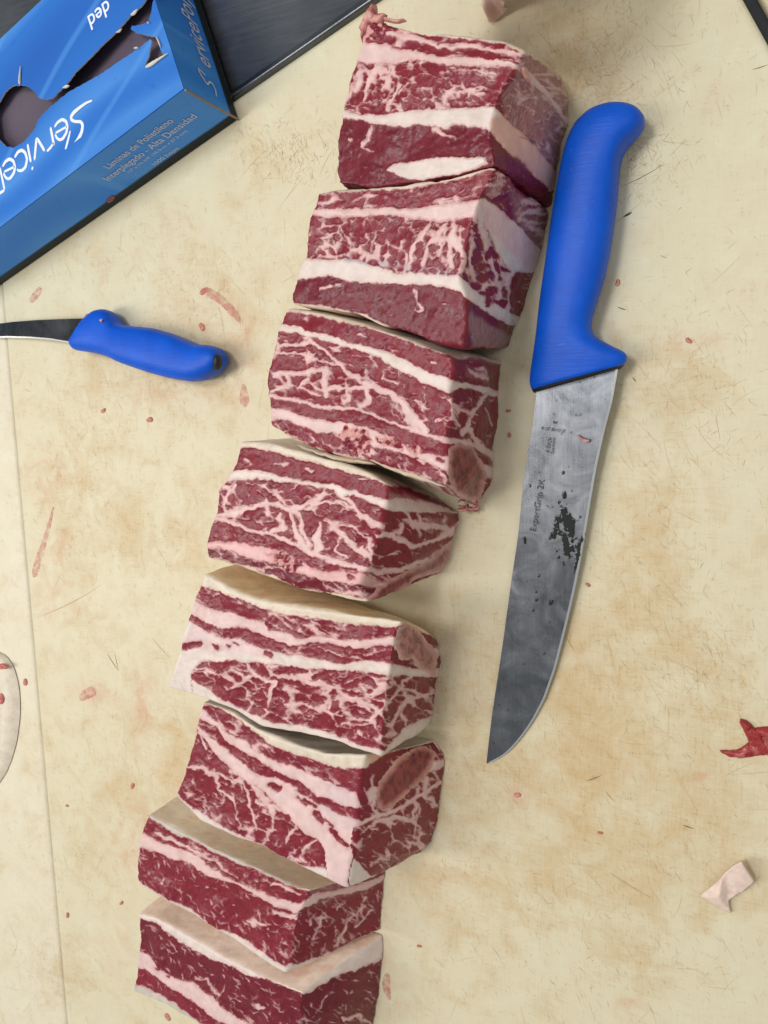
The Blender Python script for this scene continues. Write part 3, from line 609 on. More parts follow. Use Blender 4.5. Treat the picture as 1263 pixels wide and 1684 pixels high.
D[4] = dict(vw=1.1, torn=[[(320, 570), (380, 565), (460, 600), (500, 640), (440, 660), (370, 620)], [(1060, 590), (1150, 530), (1150, 620), (1060, 660)]], flecks=(280, 25), z=(320, 700, 2.746), h=0.066, hc=(0.066, 0.068, 0.066, 0.063),
  T=[(395, 726), (440, 728), (495, 742), (553, 758), (604, 776), (640, 797)], L=[(395, 726), (389, 762), (375, 787), (358, 806), (355, 842), (344, 864), (340, 893), (342, 918)],
  R=[(640, 797), (637, 824), (633, 835), (626, 871), (617, 904), (611, 926), (596, 948), (588, 969), (604, 990)], B=[(342, 918), (393, 928), (429, 944), (473, 959), (502, 971), (553, 980), (604, 990)],
  RB=[(757, 843), (759, 857), (748, 886), (740, 918), (726, 942)], bulge=(0.001, 0.002, 0.001, 0.002),
  layers=[('fat_cap', 'fat', dict(fat=FATC), [(200, 108), (260, 103), (340, 115), (450, 152), (560, 178), (700, 215), (800, 243), (880, 268), (940, 272), (1050, 312), (1170, 357)]),
          ('flank_muscle', 'lean', dict(marble=[(34, 2.2, 22, -5.2, 3.0)]), [(165, 205), (260, 200), (350, 215), (460, 245), (560, 262), (640, 268), (700, 285), (780, 310), (865, 325), (930, 325), (1020, 340), (1120, 365), (1200, 385)]),
          ('fat_seam', 'fat', dict(fat=FATW), [(140, 255), (240, 245), (350, 245), (450, 265), (560, 285), (640, 300), (668, 325), (700, 312), (760, 330), (860, 375), (920, 385), (1000, 395), (1100, 395), (1200, 400)]),
          ('rib_muscle', 'lean', dict(marble=[(24, 1.7, 30, -1.2, 3.6)]), [(90, 410), (160, 430), (240, 455), (330, 480), (420, 510), (520, 560), (600, 590), (680, 610), (770, 635), (840, 650), (920, 640), (1000, 610), (1100, 560), (1170, 510)]),
          ('fat_seam', 'fat', dict(fat=FATP), [(75, 430), (170, 450), (240, 472), (330, 494), (420, 533), (500, 578), (600, 613), (680, 643), (760, 664), (840, 674), (920, 664), (1000, 640), (1100, 590), (1170, 540)]),
          ('lean_strip', 'lean', dict(marble=[(14, 3.0, 24, -1.1, 2.6)]), [(60, 525), (150, 522), (220, 527), (300, 545), (370, 565), (440, 590), (520, 635), (600, 655), (680, 650), (740, 665), (840, 700), (1170, 600)]),
          ('fat_seam', 'fat', dict(fat=lin(228, 182, 178)), [(60, 558), (150, 563), (230, 583), (330, 618), (420, 640), (480, 670), (560, 698), (650, 702), (730, 715), (840, 745), (1170, 640)]),
          ('lean_strip', 'lean', dict(lean=LEAN_D, marble=[(14, 2.4, 24, -0.1, 3.2)]), [(60, 595), (150, 607), (230, 622), (300, 660), (400, 695), (470, 735), (560, 750), (700, 762), (790, 782), (1170, 700)]),
          ('membrane', 'fat', dict(fat=CREAM), None)],
  fat=[[(90, 405, 10), (170, 400, 16), (220, 372, 14), (330, 352, 10), (440, 382, 14), (520, 352, 8), (650, 346, 6), (720, 372, 9), (790, 432, 12), (850, 462, 12)], [(650, 312, 14), (700, 342, 10), (760, 405, 9), (830, 445, 8)], [(360, 285, 4), (382, 330, 6), (440, 372, 5)], [(400, 300, 3), (370, 300, 4)], [(425, 395, 8), (440, 470, 12), (500, 555, 16)], [(470, 400, 6), (480, 470, 10), (520, 540, 12)], [(570, 440, 6), (555, 500, 16), (560, 560, 18)], [(590, 430, 5), (640, 440, 8), (660, 480, 10), (720, 540, 10), (760, 590, 14)], [(640, 440, 8), (720, 460, 6), (790, 520, 8), (800, 580, 10)], [(380, 400, 6), (400, 470, 10), (350, 480, 8)], [(180, 265, 8), (130, 370, 8), (140, 390, 10)], [(660, 500, 6), (640, 560, 6), (690, 600, 8)], [(760, 560, 12), (790, 600, 12)],
       [(225, 155, 6), (245, 157, 5)], [(370, 175, 4), (405, 172, 6)], [(505, 195, 6), (530, 200, 6)], [(740, 240, 5), (780, 245, 5)], [(820, 490, 10), (900, 490, 12), (960, 545, 12), (1060, 520, 10), (1160, 480, 14)], [(950, 400, 10), (970, 460, 12), (1060, 440, 14), (1130, 470, 10)], [(850, 590, 4), (920, 580, 5)], [(940, 430, 5), (1010, 490, 6)]],
  lean=[[(805, 480, 10), (835, 488, 10)], [(690, 650, 10), (730, 655, 8)], [(700, 680, 10), (715, 685, 10)]],
  bone=[('bone', [(790, 780), (830, 730), (900, 684), (1000, 640), (1090, 580), (1155, 525), (1160, 570), (1120, 640), (1000, 690), (920, 750), (850, 808), (800, 798)], lin(152, 74, 74), lin(210, 156, 148))],
  smear=[([(870, 300), (1000, 320), (1190, 380), (1180, 400), (1000, 390), (870, 370)], 1.0), ([(1040, 410), (1140, 420), (1140, 470), (1040, 460)], 0.8), ([(1000, 600), (1170, 510), (1150, 620), (1020, 690)], 0.7)])
D[5] = dict(flecks=(340, 22), z=(260, 900, 2.631), h=0.064, hc=(0.064, 0.066, 0.064, 0.062), up=TAN,
  T=[(338, 944), (359, 955), (389, 973), (420, 985), (488, 997), (564, 1008), (661, 1021)], L=[(338, 944), (323, 984), (309, 1022), (296, 1063), (287, 1098), (275, 1130)],
  B=[(275, 1130), (317, 1143), (374, 1162), (431, 1193), (488, 1204), (541, 1217), (627, 1244)], R=[(661, 1021), (650, 1041), (644, 1086), (636, 1136), (631, 1189), (627, 1244)],
  RB=[(719, 1052), (723, 1090), (717, 1128), (712, 1170), (706, 1192)], bulge=(0.006, 0.001, 0.001, 0.003),
  layers=[('fat_cap', 'fat', dict(fat=FATC), [(190, 165), (250, 185), (340, 215), (440, 265), (560, 285), (700, 308), (860, 338), (1025, 352), (1070, 330), (1220, 360)]),
          ('lean_strip', 'lean', dict(marble=[(13, 3.0, 30, -0.6, 3.2)]), [(165, 235), (240, 265), (310, 275), (380, 310), (460, 320), (480, 350), (560, 360), (620, 390), (700, 385), (780, 400), (900, 395), (1015, 390), (1220, 430)]),
          ('fat_seam', 'fat', dict(fat=FATP), [(140, 290), (200, 320), (260, 350), (350, 350), (430, 370), (520, 400), (600, 425), (660, 415), (760, 420), (860, 435), (960, 430), (1015, 440), (1220, 470)]),
          ('lean_strip', 'lean', dict(marble=[(14, 3.0, 18, -1.0, 2.6)]), [(130, 320), (200, 355), (270, 380), (350, 395), (430, 430), (520, 445), (600, 465), (700, 485), (800, 500), (900, 490), (1010, 510), (1100, 520), (1220, 520)]),
          ('fat_seam', 'fat', dict(fat=FATW), [(20, 690), (100, 700), (143, 705), (146, 550), (170, 515), (200, 500), (300, 490), (400, 500), (560, 510), (640, 530), (760, 530), (860, 535), (1000, 560), (1060, 560), (1220, 560)]),
          ('rib_muscle', 'lean', dict(marble=[(19, 1.7, 20, -0.5, 3.4)]), [(20, 693), (144, 708), (149, 572), (190, 605), (260, 650), (400, 710), (500, 755), (600, 770), (700, 790), (800, 830), (965, 875), (1000, 850), (1060, 790), (1180, 730), (1220, 720)]),
          ('fat_rind', 'fat', dict(fat=FATW), None)],
  fat=[[(380, 505, 8), (420, 560, 12), (500, 590, 14), (490, 640, 10), (485, 690, 5)], [(420, 555, 8), (320, 600, 10)], [(520, 560, 10), (600, 570, 12), (700, 590, 12), (770, 620, 9), (880, 670, 10), (960, 720, 12)], [(690, 570, 10), (740, 620, 8), (750, 690, 8)], [(560, 690, 6), (640, 685, 6), (730, 705, 6), (800, 730, 4)], [(575, 720, 4), (578, 760, 3)], [(790, 770, 5), (850, 775, 6), (920, 750, 6)], [(845, 770, 4), (852, 820, 3)], [(870, 600, 7), (930, 640, 12), (970, 600, 10)], [(300, 545, 8), (340, 600, 6)], [(150, 520, 6), (260, 540, 5)],
       [(990, 700, 6), (1030, 640, 10), (1110, 540, 10)], [(1000, 770, 10), (1060, 690, 12), (1120, 650, 10), (1190, 620, 9)], [(1060, 690, 8), (1070, 760, 9)], [(700, 430, 4), (800, 470, 4), (870, 480, 4)]],
  lean=[[(110, 430, 14), (150, 425, 16), (180, 420, 10)], [(240, 420, 6), (260, 430, 12)], [(300, 420, 4), (310, 430, 6)], [(470, 455, 10), (490, 465, 10)], [(330, 415, 4), (345, 425, 4)], [(190, 510, 8), (240, 530, 8)], [(300, 500, 10), (340, 500, 10)], [(580, 520, 8), (600, 530, 6)]],
  bone=[('bone', [(1040, 360), (1075, 325), (1120, 340), (1160, 400), (1200, 470), (1195, 560), (1140, 530), (1100, 480), (1060, 490), (1035, 440)], lin(190, 128, 122), lin(216, 168, 158))],
  smear=[([(1040, 340), (1100, 340), (1110, 470), (1050, 480)], 0.4)], tint=[([(150, 330), (500, 440), (500, 480), (100, 440)], lin(228, 200, 196))])
D[6] = dict(flecks=(320, 35), z=(270, 1130, 2.578), h=0.063, hc=(0.062, 0.063, 0.064, 0.062), up=lin(216, 206, 190),
  T=[(333, 1154), (379, 1169), (425, 1199), (479, 1222), (534, 1238), (602, 1241)], L=[(333, 1154), (324, 1188), (311, 1246), (293, 1301), (289, 1308)],
  B=[(289, 1308), (328, 1347), (386, 1374), (445, 1398), (503, 1429), (571, 1460)], R=[(602, 1241), (594, 1273), (590, 1316), (588, 1355), (580, 1394), (574, 1432), (571, 1460)],
  RB=[(716, 1216), (733, 1240), (732, 1262), (728, 1305), (722, 1347), (712, 1385), (690, 1402)], bulge=(-0.003, 0.001, 0.001, 0.003),
  layers=[('fat_cap', 'fat', dict(fat=FATC), [(165, 65), (240, 92), (300, 132), (360, 178), (430, 228), (520, 273), (620, 303), (720, 343), (850, 345), (920, 300), (1100, 200), (1200, 240)]),
          ('lean_strip', 'lean', dict(marble=[(13, 3.0, 36, -0.6, 3.2)]), [(160, 90), (220, 150), (250, 190), (330, 225), (400, 280), (470, 315), (560, 345), (660, 385), (740, 425), (830, 440), (900, 420), (1000, 330), (1200, 300)]),
          ('fat_seam', 'fat', dict(fat=FATP), [(150, 130), (210, 170), (260, 235), (320, 270), (400, 310), (460, 355), (560, 400), (650, 470), (720, 490), (820, 510), (900, 480), (1000, 420), (1200, 330)]),
          ('lean_strip', 'lean', dict(marble=[(13, 3.0, 32, -1.0, 2.6)]), [(145, 165), (200, 215), (280, 290), (350, 340), (430, 375), (520, 410), (600, 470), (680, 510), (750, 540), (815, 550), (840, 560), (1000, 500), (1200, 380)]),
          ('fat_seam', 'fat', dict(fat=FATP), [(140, 180), (170, 220), (220, 300), (300, 370), (400, 410), (430, 450), (500, 520), (530, 540), (600, 620), (660, 650), (690, 690), (698, 905), (782, 905), (800, 600), (900, 560), (1000, 520), (1200, 400)]),
          ('rib_muscle', 'lean', dict(marble=[(18, 1.6, 32, -0.6, 3.2)]), [(50, 445), (130, 515), (250, 582), (400, 662), (500, 712), (600, 757), (690, 762), (699, 908), (783, 908), (800, 720), (870, 790), (930, 785), (1040, 720), (1130, 690), (1200, 680)]),
          ('fat_rind', 'fat', dict(fat=FATW), None)],
  fat=[[(100, 340, 7), (180, 350, 9), (260, 385, 8), (330, 410, 10)], [(215, 350, 6), (225, 440, 9), (290, 480, 8), (310, 560, 4), (345, 600, 3)], [(330, 400, 6), (370, 490, 9), (385, 560, 9), (380, 600, 5)], [(120, 380, 3), (135, 440, 4), (160, 460, 3)], [(290, 310, 10), (400, 440, 12), (470, 540, 12), (465, 590, 5)], [(530, 545, 8), (560, 590, 8), (520, 650, 6)], [(640, 640, 8), (590, 700, 6), (600, 740, 4)], [(400, 480, 10), (500, 530, 8)], [(460, 430, 20), (600, 540, 26), (700, 660, 30)], [(150, 200, 8), (180, 260, 8)], [(820, 620, 4), (900, 560, 12), (990, 560, 12), (1060, 560, 10), (1060, 480, 10), (1080, 430, 8)], [(1060, 470, 6), (1080, 530, 6), (1060, 640, 5), (1110, 680, 5)], [(960, 570, 6), (970, 640, 4)], [(900, 540, 10), (880, 470, 10), (870, 380, 8)], [(1120, 380, 14), (1110, 460, 14), (1160, 500, 10)], [(840, 590, 4), (900, 600, 4)], [(960, 640, 3), (940, 720, 3)]],
  lean=[[(450, 415, 10), (480, 430, 14)], [(590, 480, 8), (640, 505, 8)], [(640, 535, 14), (670, 570, 10)], [(710, 600, 8), (740, 645, 12), (780, 670, 8)], [(560, 470, 3), (600, 500, 5)], [(680, 560, 3), (720, 590, 4)], [(820, 420, 10), (845, 480, 16), (850, 520, 8)]],
  bone=[('bone', [(920, 520), (895, 470), (915, 400), (980, 320), (1050, 265), (1110, 245), (1150, 275), (1140, 330), (1080, 400), (1000, 470), (940, 520)], lin(146, 62, 62), lin(206, 148, 136))],
  tint=[([(850, 280), (1000, 230), (1090, 180), (1200, 260), (1190, 300), (1120, 240), (1000, 300), (910, 400)], lin(226, 186, 160)), ([(700, 400), (830, 420), (820, 620), (640, 520)], lin(224, 196, 194))])
D[7] = dict(flecks=(480, 50), z=(200, 1290, 2.746), h=0.056, hc=(0.056, 0.056, 0.058, 0.058), up=lin(242, 226, 202),
  T=[(245, 1339), (291, 1364), (346, 1393), (418, 1426), (488, 1460), (510, 1464)], L=[(245, 1339), (233, 1366), (224, 1417), (224, 1443), (226, 1451)],
  B=[(226, 1451), (273, 1480), (346, 1520), (400, 1557), (469, 1600)], R=[(510, 1464), (491, 1505), (484, 1538), (479, 1578), (469, 1600)],
  RB=[(634, 1428), (632, 1460), (630, 1490), (628, 1528)], bulge=(-0.002, 0.001, 0.001, 0.002),
  layers=[('fat_cap', 'fat', dict(fat=GREY), [(120, 147), (220, 207), (400, 300), (600, 388), (790, 478), (860, 470), (1000, 440), (1190, 380)]),
          ('lean_strip', 'lean', dict(marble=[(13, 3.4, 28, -1.2, 2.8)]), [(90, 215), (180, 250), (260, 290), (330, 320), (450, 400), (560, 450), (680, 510), (790, 545), (840, 520), (870, 490), (1000, 470), (1190, 400)]),
          ('fat_seam', 'fat', dict(fat=FATP), [(80, 290), (150, 300), (230, 335), (300, 350), (400, 410), (500, 440), (600, 500), (690, 550), (780, 590), (850, 560), (900, 515), (1000, 495), (1100, 475), (1190, 425)]),
          ('rib_muscle', 'lean', dict(marble=[(13, 2.4, 52, -1.5, 2.2)]), [(65, 432), (150, 482), (300, 552), (420, 632), (560, 702), (650, 762), (740, 808), (770, 800), (800, 792), (900, 772), (1000, 742), (1100, 712), (1180, 672)]),
          ('fat_rind', 'fat', dict(fat=FATW), None)],
  fat=[[(150, 215, 4), (210, 250, 10), (300, 290, 10), (420, 350, 5), (520, 420, 5)], [(680, 450, 8), (740, 470, 10), (800, 500, 8)], [(580, 630, 10), (620, 620, 10), (660, 630, 7)], [(700, 580, 12), (780, 605, 10)], [(860, 700, 6), (900, 640, 8), (930, 600, 5)], [(960, 740, 5), (1040, 600, 6), (1100, 520, 6)], [(1060, 660, 5), (1140, 560, 6)], [(850, 640, 4), (880, 590, 5)], [(1010, 540, 4), (980, 580, 5)]],
  smear=[([(850, 410), (1000, 470), (860, 490)], 0.9), ([(860, 500), (1190, 410), (1190, 440), (870, 560)], 0.5)])
D[8] = dict(flecks=(340, 45), z=(200, 1290, 2.746), h=0.055, hc=(0.055, 0.055, 0.055, 0.055), up=lin(240, 216, 196),
  T=[(226, 1503), (255, 1509), (309, 1539), (382, 1582), (455, 1618), (496, 1634)], L=[(226, 1503), (229, 1545), (225, 1581), (222, 1610), (218, 1632)],
  B=[(218, 1632), (273, 1654), (317, 1676), (400, 1728), (478, 1770)], R=[(496, 1634), (494, 1684), (488, 1720), (478, 1770)],
  RB=[(629, 1536), (631, 1570), (630, 1604), (622, 1650), (610, 1700)], bulge=(0.004, 0.001, 0.001, 0.003),
  layers=[('fat_cap', 'fat', dict(fat=FATW), [(75, 607), (150, 627), (300, 722), (420, 792), (520, 832), (560, 862), (640, 872), (720, 912), (810, 957), (860, 935), (940, 885), (1040, 852), (1130, 812), (1180, 790)]),
          ('rib_muscle', 'lean', dict(lean=LEAN_D, marble=[(15, 2.0, 40, -1.6, 2.3)]), [(80, 745), (130, 780), (180, 830), (250, 870), (320, 890), (420, 970), (520, 1050), (600, 1100), (760, 1230), (830, 1300), (1180, 1200)]),
          ('fat_seam', 'fat', dict(fat=FATP), [(70, 830), (150, 860), (240, 930), (330, 980), (420, 1050), (500, 1100), (760, 1270), (830, 1330), (1180, 1240)]),
          ('lean_strip', 'lean', dict(marble=[(13, 3.0, 28, -1.2, 2.4)]), [(60, 900), (120, 930), (230, 980), (350, 1060), (420, 1100), (760, 1310), (1180, 1300)]),
          ('membrane', 'fat', dict(fat=GREY), None)],
  fat=[[(330, 880, 3), (380, 890, 5), (430, 960, 6)], [(610, 1000, 10), (640, 1010, 12)], [(870, 1060, 4), (930, 960, 4)], [(1000, 1060, 8), (1080, 1050, 8), (1120, 1075, 6)]],
  lean=[[(150, 828, 2), (165, 836, 5)], [(205, 860, 2), (215, 866, 4)]])
LABELS = {1: 'topmost short rib block, ragged pink corner and smeared grey end by the knife handle', 2: 'second short rib block from the top, coarse white marbling and bloody end',
          3: 'third short rib block from the top, torn fatty lower edge and round bone end', 4: 'fourth short rib block from the top, with long slanted bone along its end',
          5: 'fifth short rib block, tan membrane strip along its upper side', 6: 'sixth short rib block, broad white fat corner and big oval dark bone',
          7: 'seventh short rib block, second from the bottom, grey membrane side and fine grain', 8: 'bottom short rib block cut off by the lower edge of the photo'}
BL = {i: build_block('beef_short_rib', LABELS[i], D[i], 10*i) for i in D}

# ------------------------------------------------------------------ small soft shapes
def ribbon_geo(pts, z, th, mapper=None, seg=9, sm=6, flat=False, jit=0.0, seed=0, floor=True, jz=1.0):
    """a tapered streak along measured points (x, y, half width): domed, th high, resting at height z"""
    p = np.array(pts, float); n = max(12, 5*len(p)); p = resample(p, n, sm)
    if mapper is None:
        zz = np.interp(np.linspace(0, 1, n), np.linspace(0, 1, len(np.atleast_1d(z))), np.atleast_1d(z)) if np.ndim(z) else np.full(n, z)
        c = at(p[:, 0], p[:, 1], zz); w = np.linalg.norm(at(p[:, 0]+1, p[:, 1], zz)-c, axis=1)*0.5+np.linalg.norm(at(p[:, 0], p[:, 1]+1, zz)-c, axis=1)*0.5
        up = np.tile(np.array([0, 0, 1.0]), (n, 1))
    else:
        c, w, up = mapper(p)
    hw = p[:, 2]*w
    t = np.gradient(c, axis=0); t /= np.linalg.norm(t, axis=1)[:, None]+1e-12
    s = np.cross(up, t); s /= np.linalg.norm(s, axis=1)[:, None]+1e-12
    e = np.minimum(1, np.minimum(np.arange(n), np.arange(n)[::-1])/2.0); e = np.sqrt(np.clip(e*(2-e), 0, 1)); e = np.maximum(e, 0.03)
    q = np.linspace(-1, 1, seg)
    prof = np.sqrt(np.clip(1-q**2, 0, 1)) if not flat else np.ones(seg)*(1-0*q)
    V = c[:, None]+s[:, None]*(hw*e)[:, None, None]*q[None, :, None]+up[:, None]*(th*(e if not flat else 1))[..., None, None]*prof[None, :, None] if not flat else c[:, None]+s[:, None]*(hw*e)[:, None, None]*q[None, :, None]+up[:, None]*th*np.ones((1, seg, 1))
    if jit:
        X = V.reshape(-1, 3)*1000
        k = np.stack([fbm(X[:, 0]/3+9*a, X[:, 1]/3+5*a, seed+a) for a in range(3)], -1)*jit
        if floor: k[:, 2] = np.abs(k[:, 2])*jz
        V = V+k.reshape(V.shape)*(0.4+0.6*prof)[None, :, None]
    idx = np.arange(n*seg).reshape(n, seg)
    Fq = np.stack([idx[:-1, :-1], idx[:-1, 1:], idx[1:, 1:], idx[1:, :-1]], -1).reshape(-1, 4)
    return V.reshape(-1, 3), Fq
def join(geos):
    V = []; Fq = []; o = 0
    for v, f in geos: V.append(v); Fq.append(f+o); o += len(v)
    return np.concatenate(V), np.concatenate(Fq)
def meat_attrs(o, fat, lc, fc, sm=0.0):
    n = len(o.data.vertices); co = np.zeros(n*3, np.float32); o.data.vertices.foreach_get('co', co); co = co.reshape(-1, 3)*1000
    k = fbm(co[:, 0]/2.5+co[:, 2]/2, co[:, 1]/2.5-co[:, 2]/3, 5, 3)
    set_attr(o, 'fat', 'FLOAT', fat+k*4); set_attr(o, 'smear', 'FLOAT', np.full(n, sm))
    one = np.ones((n, 1)); set_attr(o, 'lean_colour', 'FLOAT_COLOR', np.hstack([np.tile(lc, (n, 1)), one])); set_attr(o, 'fat_colour', 'FLOAT_COLOR', np.hstack([np.tile(fc, (n, 1)), one]))
def tissue(name, geos, parent=None, fat=4.0, lc=LEAN, fc=FATP, label=None, cat=None, group=None):
    V, Fq = join(geos); org = None
    if parent is None: org = V.mean(0); org[2] = V[:, 2].min()
    o = mesh_obj(name, V, Fq, MEAT, parent, origin=org); meat_attrs(o, fat, lc, fc)
    if label: tag(o, label, cat, group)
    return o
def Z(x0, y0, s): return lambda pts: [(x0+p[0]/s, y0+p[1]/s, *(w/s for w in p[2:])) for p in pts]

# torn shreds that hang on the blocks
z1 = Z(520, 0, 2.870); z3 = Z(420, 490, 2.870); z4 = Z(320, 700, 2.746); z5 = Z(260, 900, 2.631)
PINKF = lin(222, 170, 160)
def shreds(zf, box, z, n, seed, size=14, th=0.0014):
    r = random.Random(seed); out = []
    for q in range(n):
        x, y = r.uniform(box[0], box[2]), r.uniform(box[1], box[3]); a = r.gauss(0.4, 0.7); pts = []
        L = r.uniform(1.2, 3.2)*size
        for t in range(4): pts.append((x+math.cos(a)*L*t/3, y+math.sin(a)*L*t/3, r.uniform(0.12, 0.42)*size*(0.4 if t in (0, 3) else 1))); a += r.gauss(0, 0.5)
        out.append(ribbon_geo(zf(pts), z+r.uniform(-0.0006, 0.0006), th, jit=0.0006, seed=seed*50+q, seg=7, sm=2))
    return out
tissue('torn_flap', [ribbon_geo(z1([(228, 200, 10), (238, 130, 26), (262, 85, 34), (284, 30, 9)]), 0.0655, 0.0040, jit=0.0016, seed=1), ribbon_geo(z1([(245, 110, 24), (300, 95, 30), (335, 78, 10)]), 0.0655, 0.003, jit=0.0016, seed=2), ribbon_geo(z1([(320, 96, 8), (380, 103, 8), (428, 106, 3)]), 0.0665, 0.0022, jit=0.001, seed=3)], BL[1], 2.0, LEAN, PINKF)
tissue('fat_fleck', [ribbon_geo(z1([(985, 330, 8), (995, 365, 16), (1012, 390, 9)]), [0.066, 0.06], 0.004, jit=0.001, seed=5)], BL[1], 5, LEAN, lin(214, 164, 148))
tissue('membrane_edge', [ribbon_geo(z3([(560, 765, 4), (640, 800, 14), (740, 835, 14), (850, 872, 9), (900, 892, 4)]), [0.0645, 0.063], 0.0016, jit=0.0008, seed=10), ribbon_geo(z3([(200, 690, 4), (300, 730, 9), (400, 762, 12), (520, 776, 9), (570, 785, 3)]), [0.064, 0.060], 0.0016, jit=0.0012, seed=11)], BL[3], 6, LEAN, lin(206, 190, 166))
tissue('bone_shreds', [ribbon_geo(z3([(970, 985, 6), (1010, 1000, 11), (1060, 1000, 9)]), [0.006, 0.001], 0.005, jit=0.0025, seed=12)]+shreds(z3, (960, 960, 1060, 1000), 0.006, 8, 9, 16, 0.003), BL[3], 1.0, LEAN, PINKF)

# ------------------------------------------------------------------ knives
def ladder(pairs, n):
    P = np.array([[*a, *b, *rest] for a, b, *rest in pairs], float); m = len(P)
    t = np.r_[0, np.cumsum(np.hypot(*(np.diff((P[:, 0:2]+P[:, 2:4])/2, axis=0).T))+1e-3)]
    u = np.linspace(0, t[-1], n); Q = np.stack([np.interp(u, t, P[:, k]) for k in range(P.shape[1])], -1)
    for _ in range(2): Q[1:-1] = (Q[:-2]+2*Q[1:-1]+Q[2:])/4
    return Q
def handle_mesh(name, pairs, zc, mat, parent, n=90, ns=36, ex=2.5):
    Q = ladder(pairs, n)
    A = at(Q[:, 0], Q[:, 1], zc); B = at(Q[:, 2], Q[:, 3], zc); th = Q[:, 4]
    a = np.linspace(0, 2*math.pi, ns, endpoint=False)
    cx = np.sign(np.cos(a))*np.abs(np.cos(a))**(2/ex); cz = np.sign(np.sin(a))*np.abs(np.sin(a))**(2/ex)
    c = (A+B)/2; h = (B-A)/2
    V = c[:, None]+h[:, None]*cx[None, :, None]+np.array([0, 0, 1.0])*(th[:, None]*cz[None])[..., None]
    idx = np.arange(n*ns).reshape(n, ns); nx = np.roll(idx, -1, 1)
    F = [tuple(f) for f in np.stack([idx[:-1], nx[:-1], nx[1:], idx[1:]], -1).reshape(-1, 4)]
    V = V.reshape(-1, 3); V = np.vstack([V, c[0], c[-1]]); k = n*ns
    F += [(idx[0, (i+1) % ns], idx[0, i], k) for i in range(ns)]+[(idx[-1, i], idx[-1, (i+1) % ns], k+1) for i in range(ns)]
    V[:, 2] = np.maximum(V[:, 2], 0.0004)
    o = mesh_obj(name, V, F, mat, parent)
    bm = bmesh.new(); bm.from_mesh(o.data); bmesh.ops.recalc_face_normals(bm, faces=bm.faces); bm.to_mesh(o.data); bm.free()
    return o
def blade_mesh(name, pairs, z0, z1, mat, bevmat, parent, thick=0.0022, bev=0.0012, n=110):
    """pairs (spine, edge); the sheet and its ground bevel are two parts"""
    Q = ladder(pairs, n); zz = np.linspace(z0, z1, n)
    A = at(Q[:, 0], Q[:, 1], zz); B = at(Q[:, 2], Q[:, 3], zz)
    L = np.linalg.norm(B-A, axis=1); d = (B-A)/(L[:, None]+1e-9); bw = np.minimum(bev, L*0.35)
    S = B-d*bw[:, None]; up = np.array([0, 0, 1.0])
    tS = np.minimum(thick, L*0.12)*np.linspace(1, 0.55, n); tB = np.minimum(0.0008, tS*0.5)
    # sheet: bottom spine, round spine, top spine, ... top bevel start, bottom bevel start
    rows = [A-up*tS[:, None]/2, A-d*0.0002-up*tS[:, None]*0.25, A-d*0.0002+up*tS[:, None]*0.25, A+up*tS[:, None]/2]
    for f in (0.25, 0.5, 0.75, 1.0): rows.append(A+(S-A)*f+up*((tS*(1-f)+tB*f)/2)[:, None])
    rows.append(S-up*(tB/2)[:, None])
    V = np.stack(rows, 1); k = V.shape[1]; idx = np.arange(n*k).reshape(n, k); nx = np.roll(idx, -1, 1)
    F = np.stack([idx[:-1], nx[:-1], nx[1:], idx[1:]], -1).reshape(-1, 4)
    V = V.reshape(-1, 3); V[:, 2] = np.maximum(V[:, 2], 0.0003)
    o = mesh_obj(name, V, F, mat, parent, smooth=False)
    V2 = np.stack([S+up*(tB/2)[:, None]+up*0.00002, B, S-up*(tB/2)[:, None]], 1); V2[:, :, 2] = np.maximum(V2[:, :, 2], 0.0002)
    i2 = np.arange(n*3).reshape(n, 3); F2 = np.stack([i2[:-1, :-1], i2[:-1, 1:], i2[1:, 1:], i2[1:, :-1]], -1).reshape(-1, 4)
    b = mesh_obj('cutting_edge', V2.reshape(-1, 3), F2, bevmat, o, smooth=False)
    for q in (o, b):
        bm = bmesh.new(); bm.from_mesh(q.data); bmesh.ops.recalc_face_normals(bm, faces=bm.faces); bm.to_mesh(q.data); bm.free()
    return o
def blade_material(name, rough=0.24):
    m, nt, b = new_mat(name)
    br = noise(nt, coords(nt, (1500, 45, 300), (0, 0, 0.12)), 1.0, 4, 0.65)
    sm = noise(nt, coords(nt), 45, 5, 0.65, 0.8); sc = noise(nt, coords(nt, (60, 700, 60), (0, 0, 0.7)), 1.0, 5, 0.75)
    c = ramp(nt, sm, [(0.3, (0.18, 0.186, 0.2)), (0.55, (0.225, 0.232, 0.25)), (0.75, (0.28, 0.287, 0.305))])
    c2 = ramp(nt, br, [(0.3, (0.86,)*3), (0.7, (1.06,)*3)])
    cc = mix(nt, 1.0, c.outputs[0], c2.outputs[0], 'MULTIPLY')
    s2 = ramp(nt, sc, [(0.66, (0,)*3), (0.74, (1,)*3)])
    cc = mix(nt, math_n(nt, 'MULTIPLY', s2.outputs[0], 0.5), cc, (0.42, 0.43, 0.44))
    sp = ramp(nt, noise(nt, coords(nt), 330, 2, 0.4), [(0.70, (0,)*3), (0.74, (1,)*3)])
    cc = mix(nt, math_n(nt, 'MULTIPLY', sp.outputs[0], 0.6), cc, (0.06, 0.06, 0.06))
    lk(nt, cc, b.inputs['Base Color']); b.inputs['Metallic'].default_value = 1.0
    rr = nd(nt, 'ShaderNodeMapRange'); lk(nt, sm, rr.inputs[0]); rr.inputs[1].default_value = 0.3; rr.inputs[2].default_value = 0.75; rr.inputs[3].default_value = rough-0.05; rr.inputs[4].default_value = rough+0.14
    lk(nt, math_n(nt, 'ADD', rr.outputs[0], math_n(nt, 'MULTIPLY', s2.outputs[0], 0.1)), b.inputs['Roughness'])
    bump(nt, b, math_n(nt, 'ADD', br, math_n(nt, 'MULTIPLY', sc, 0.4)), 0.06, 0.0002); return m
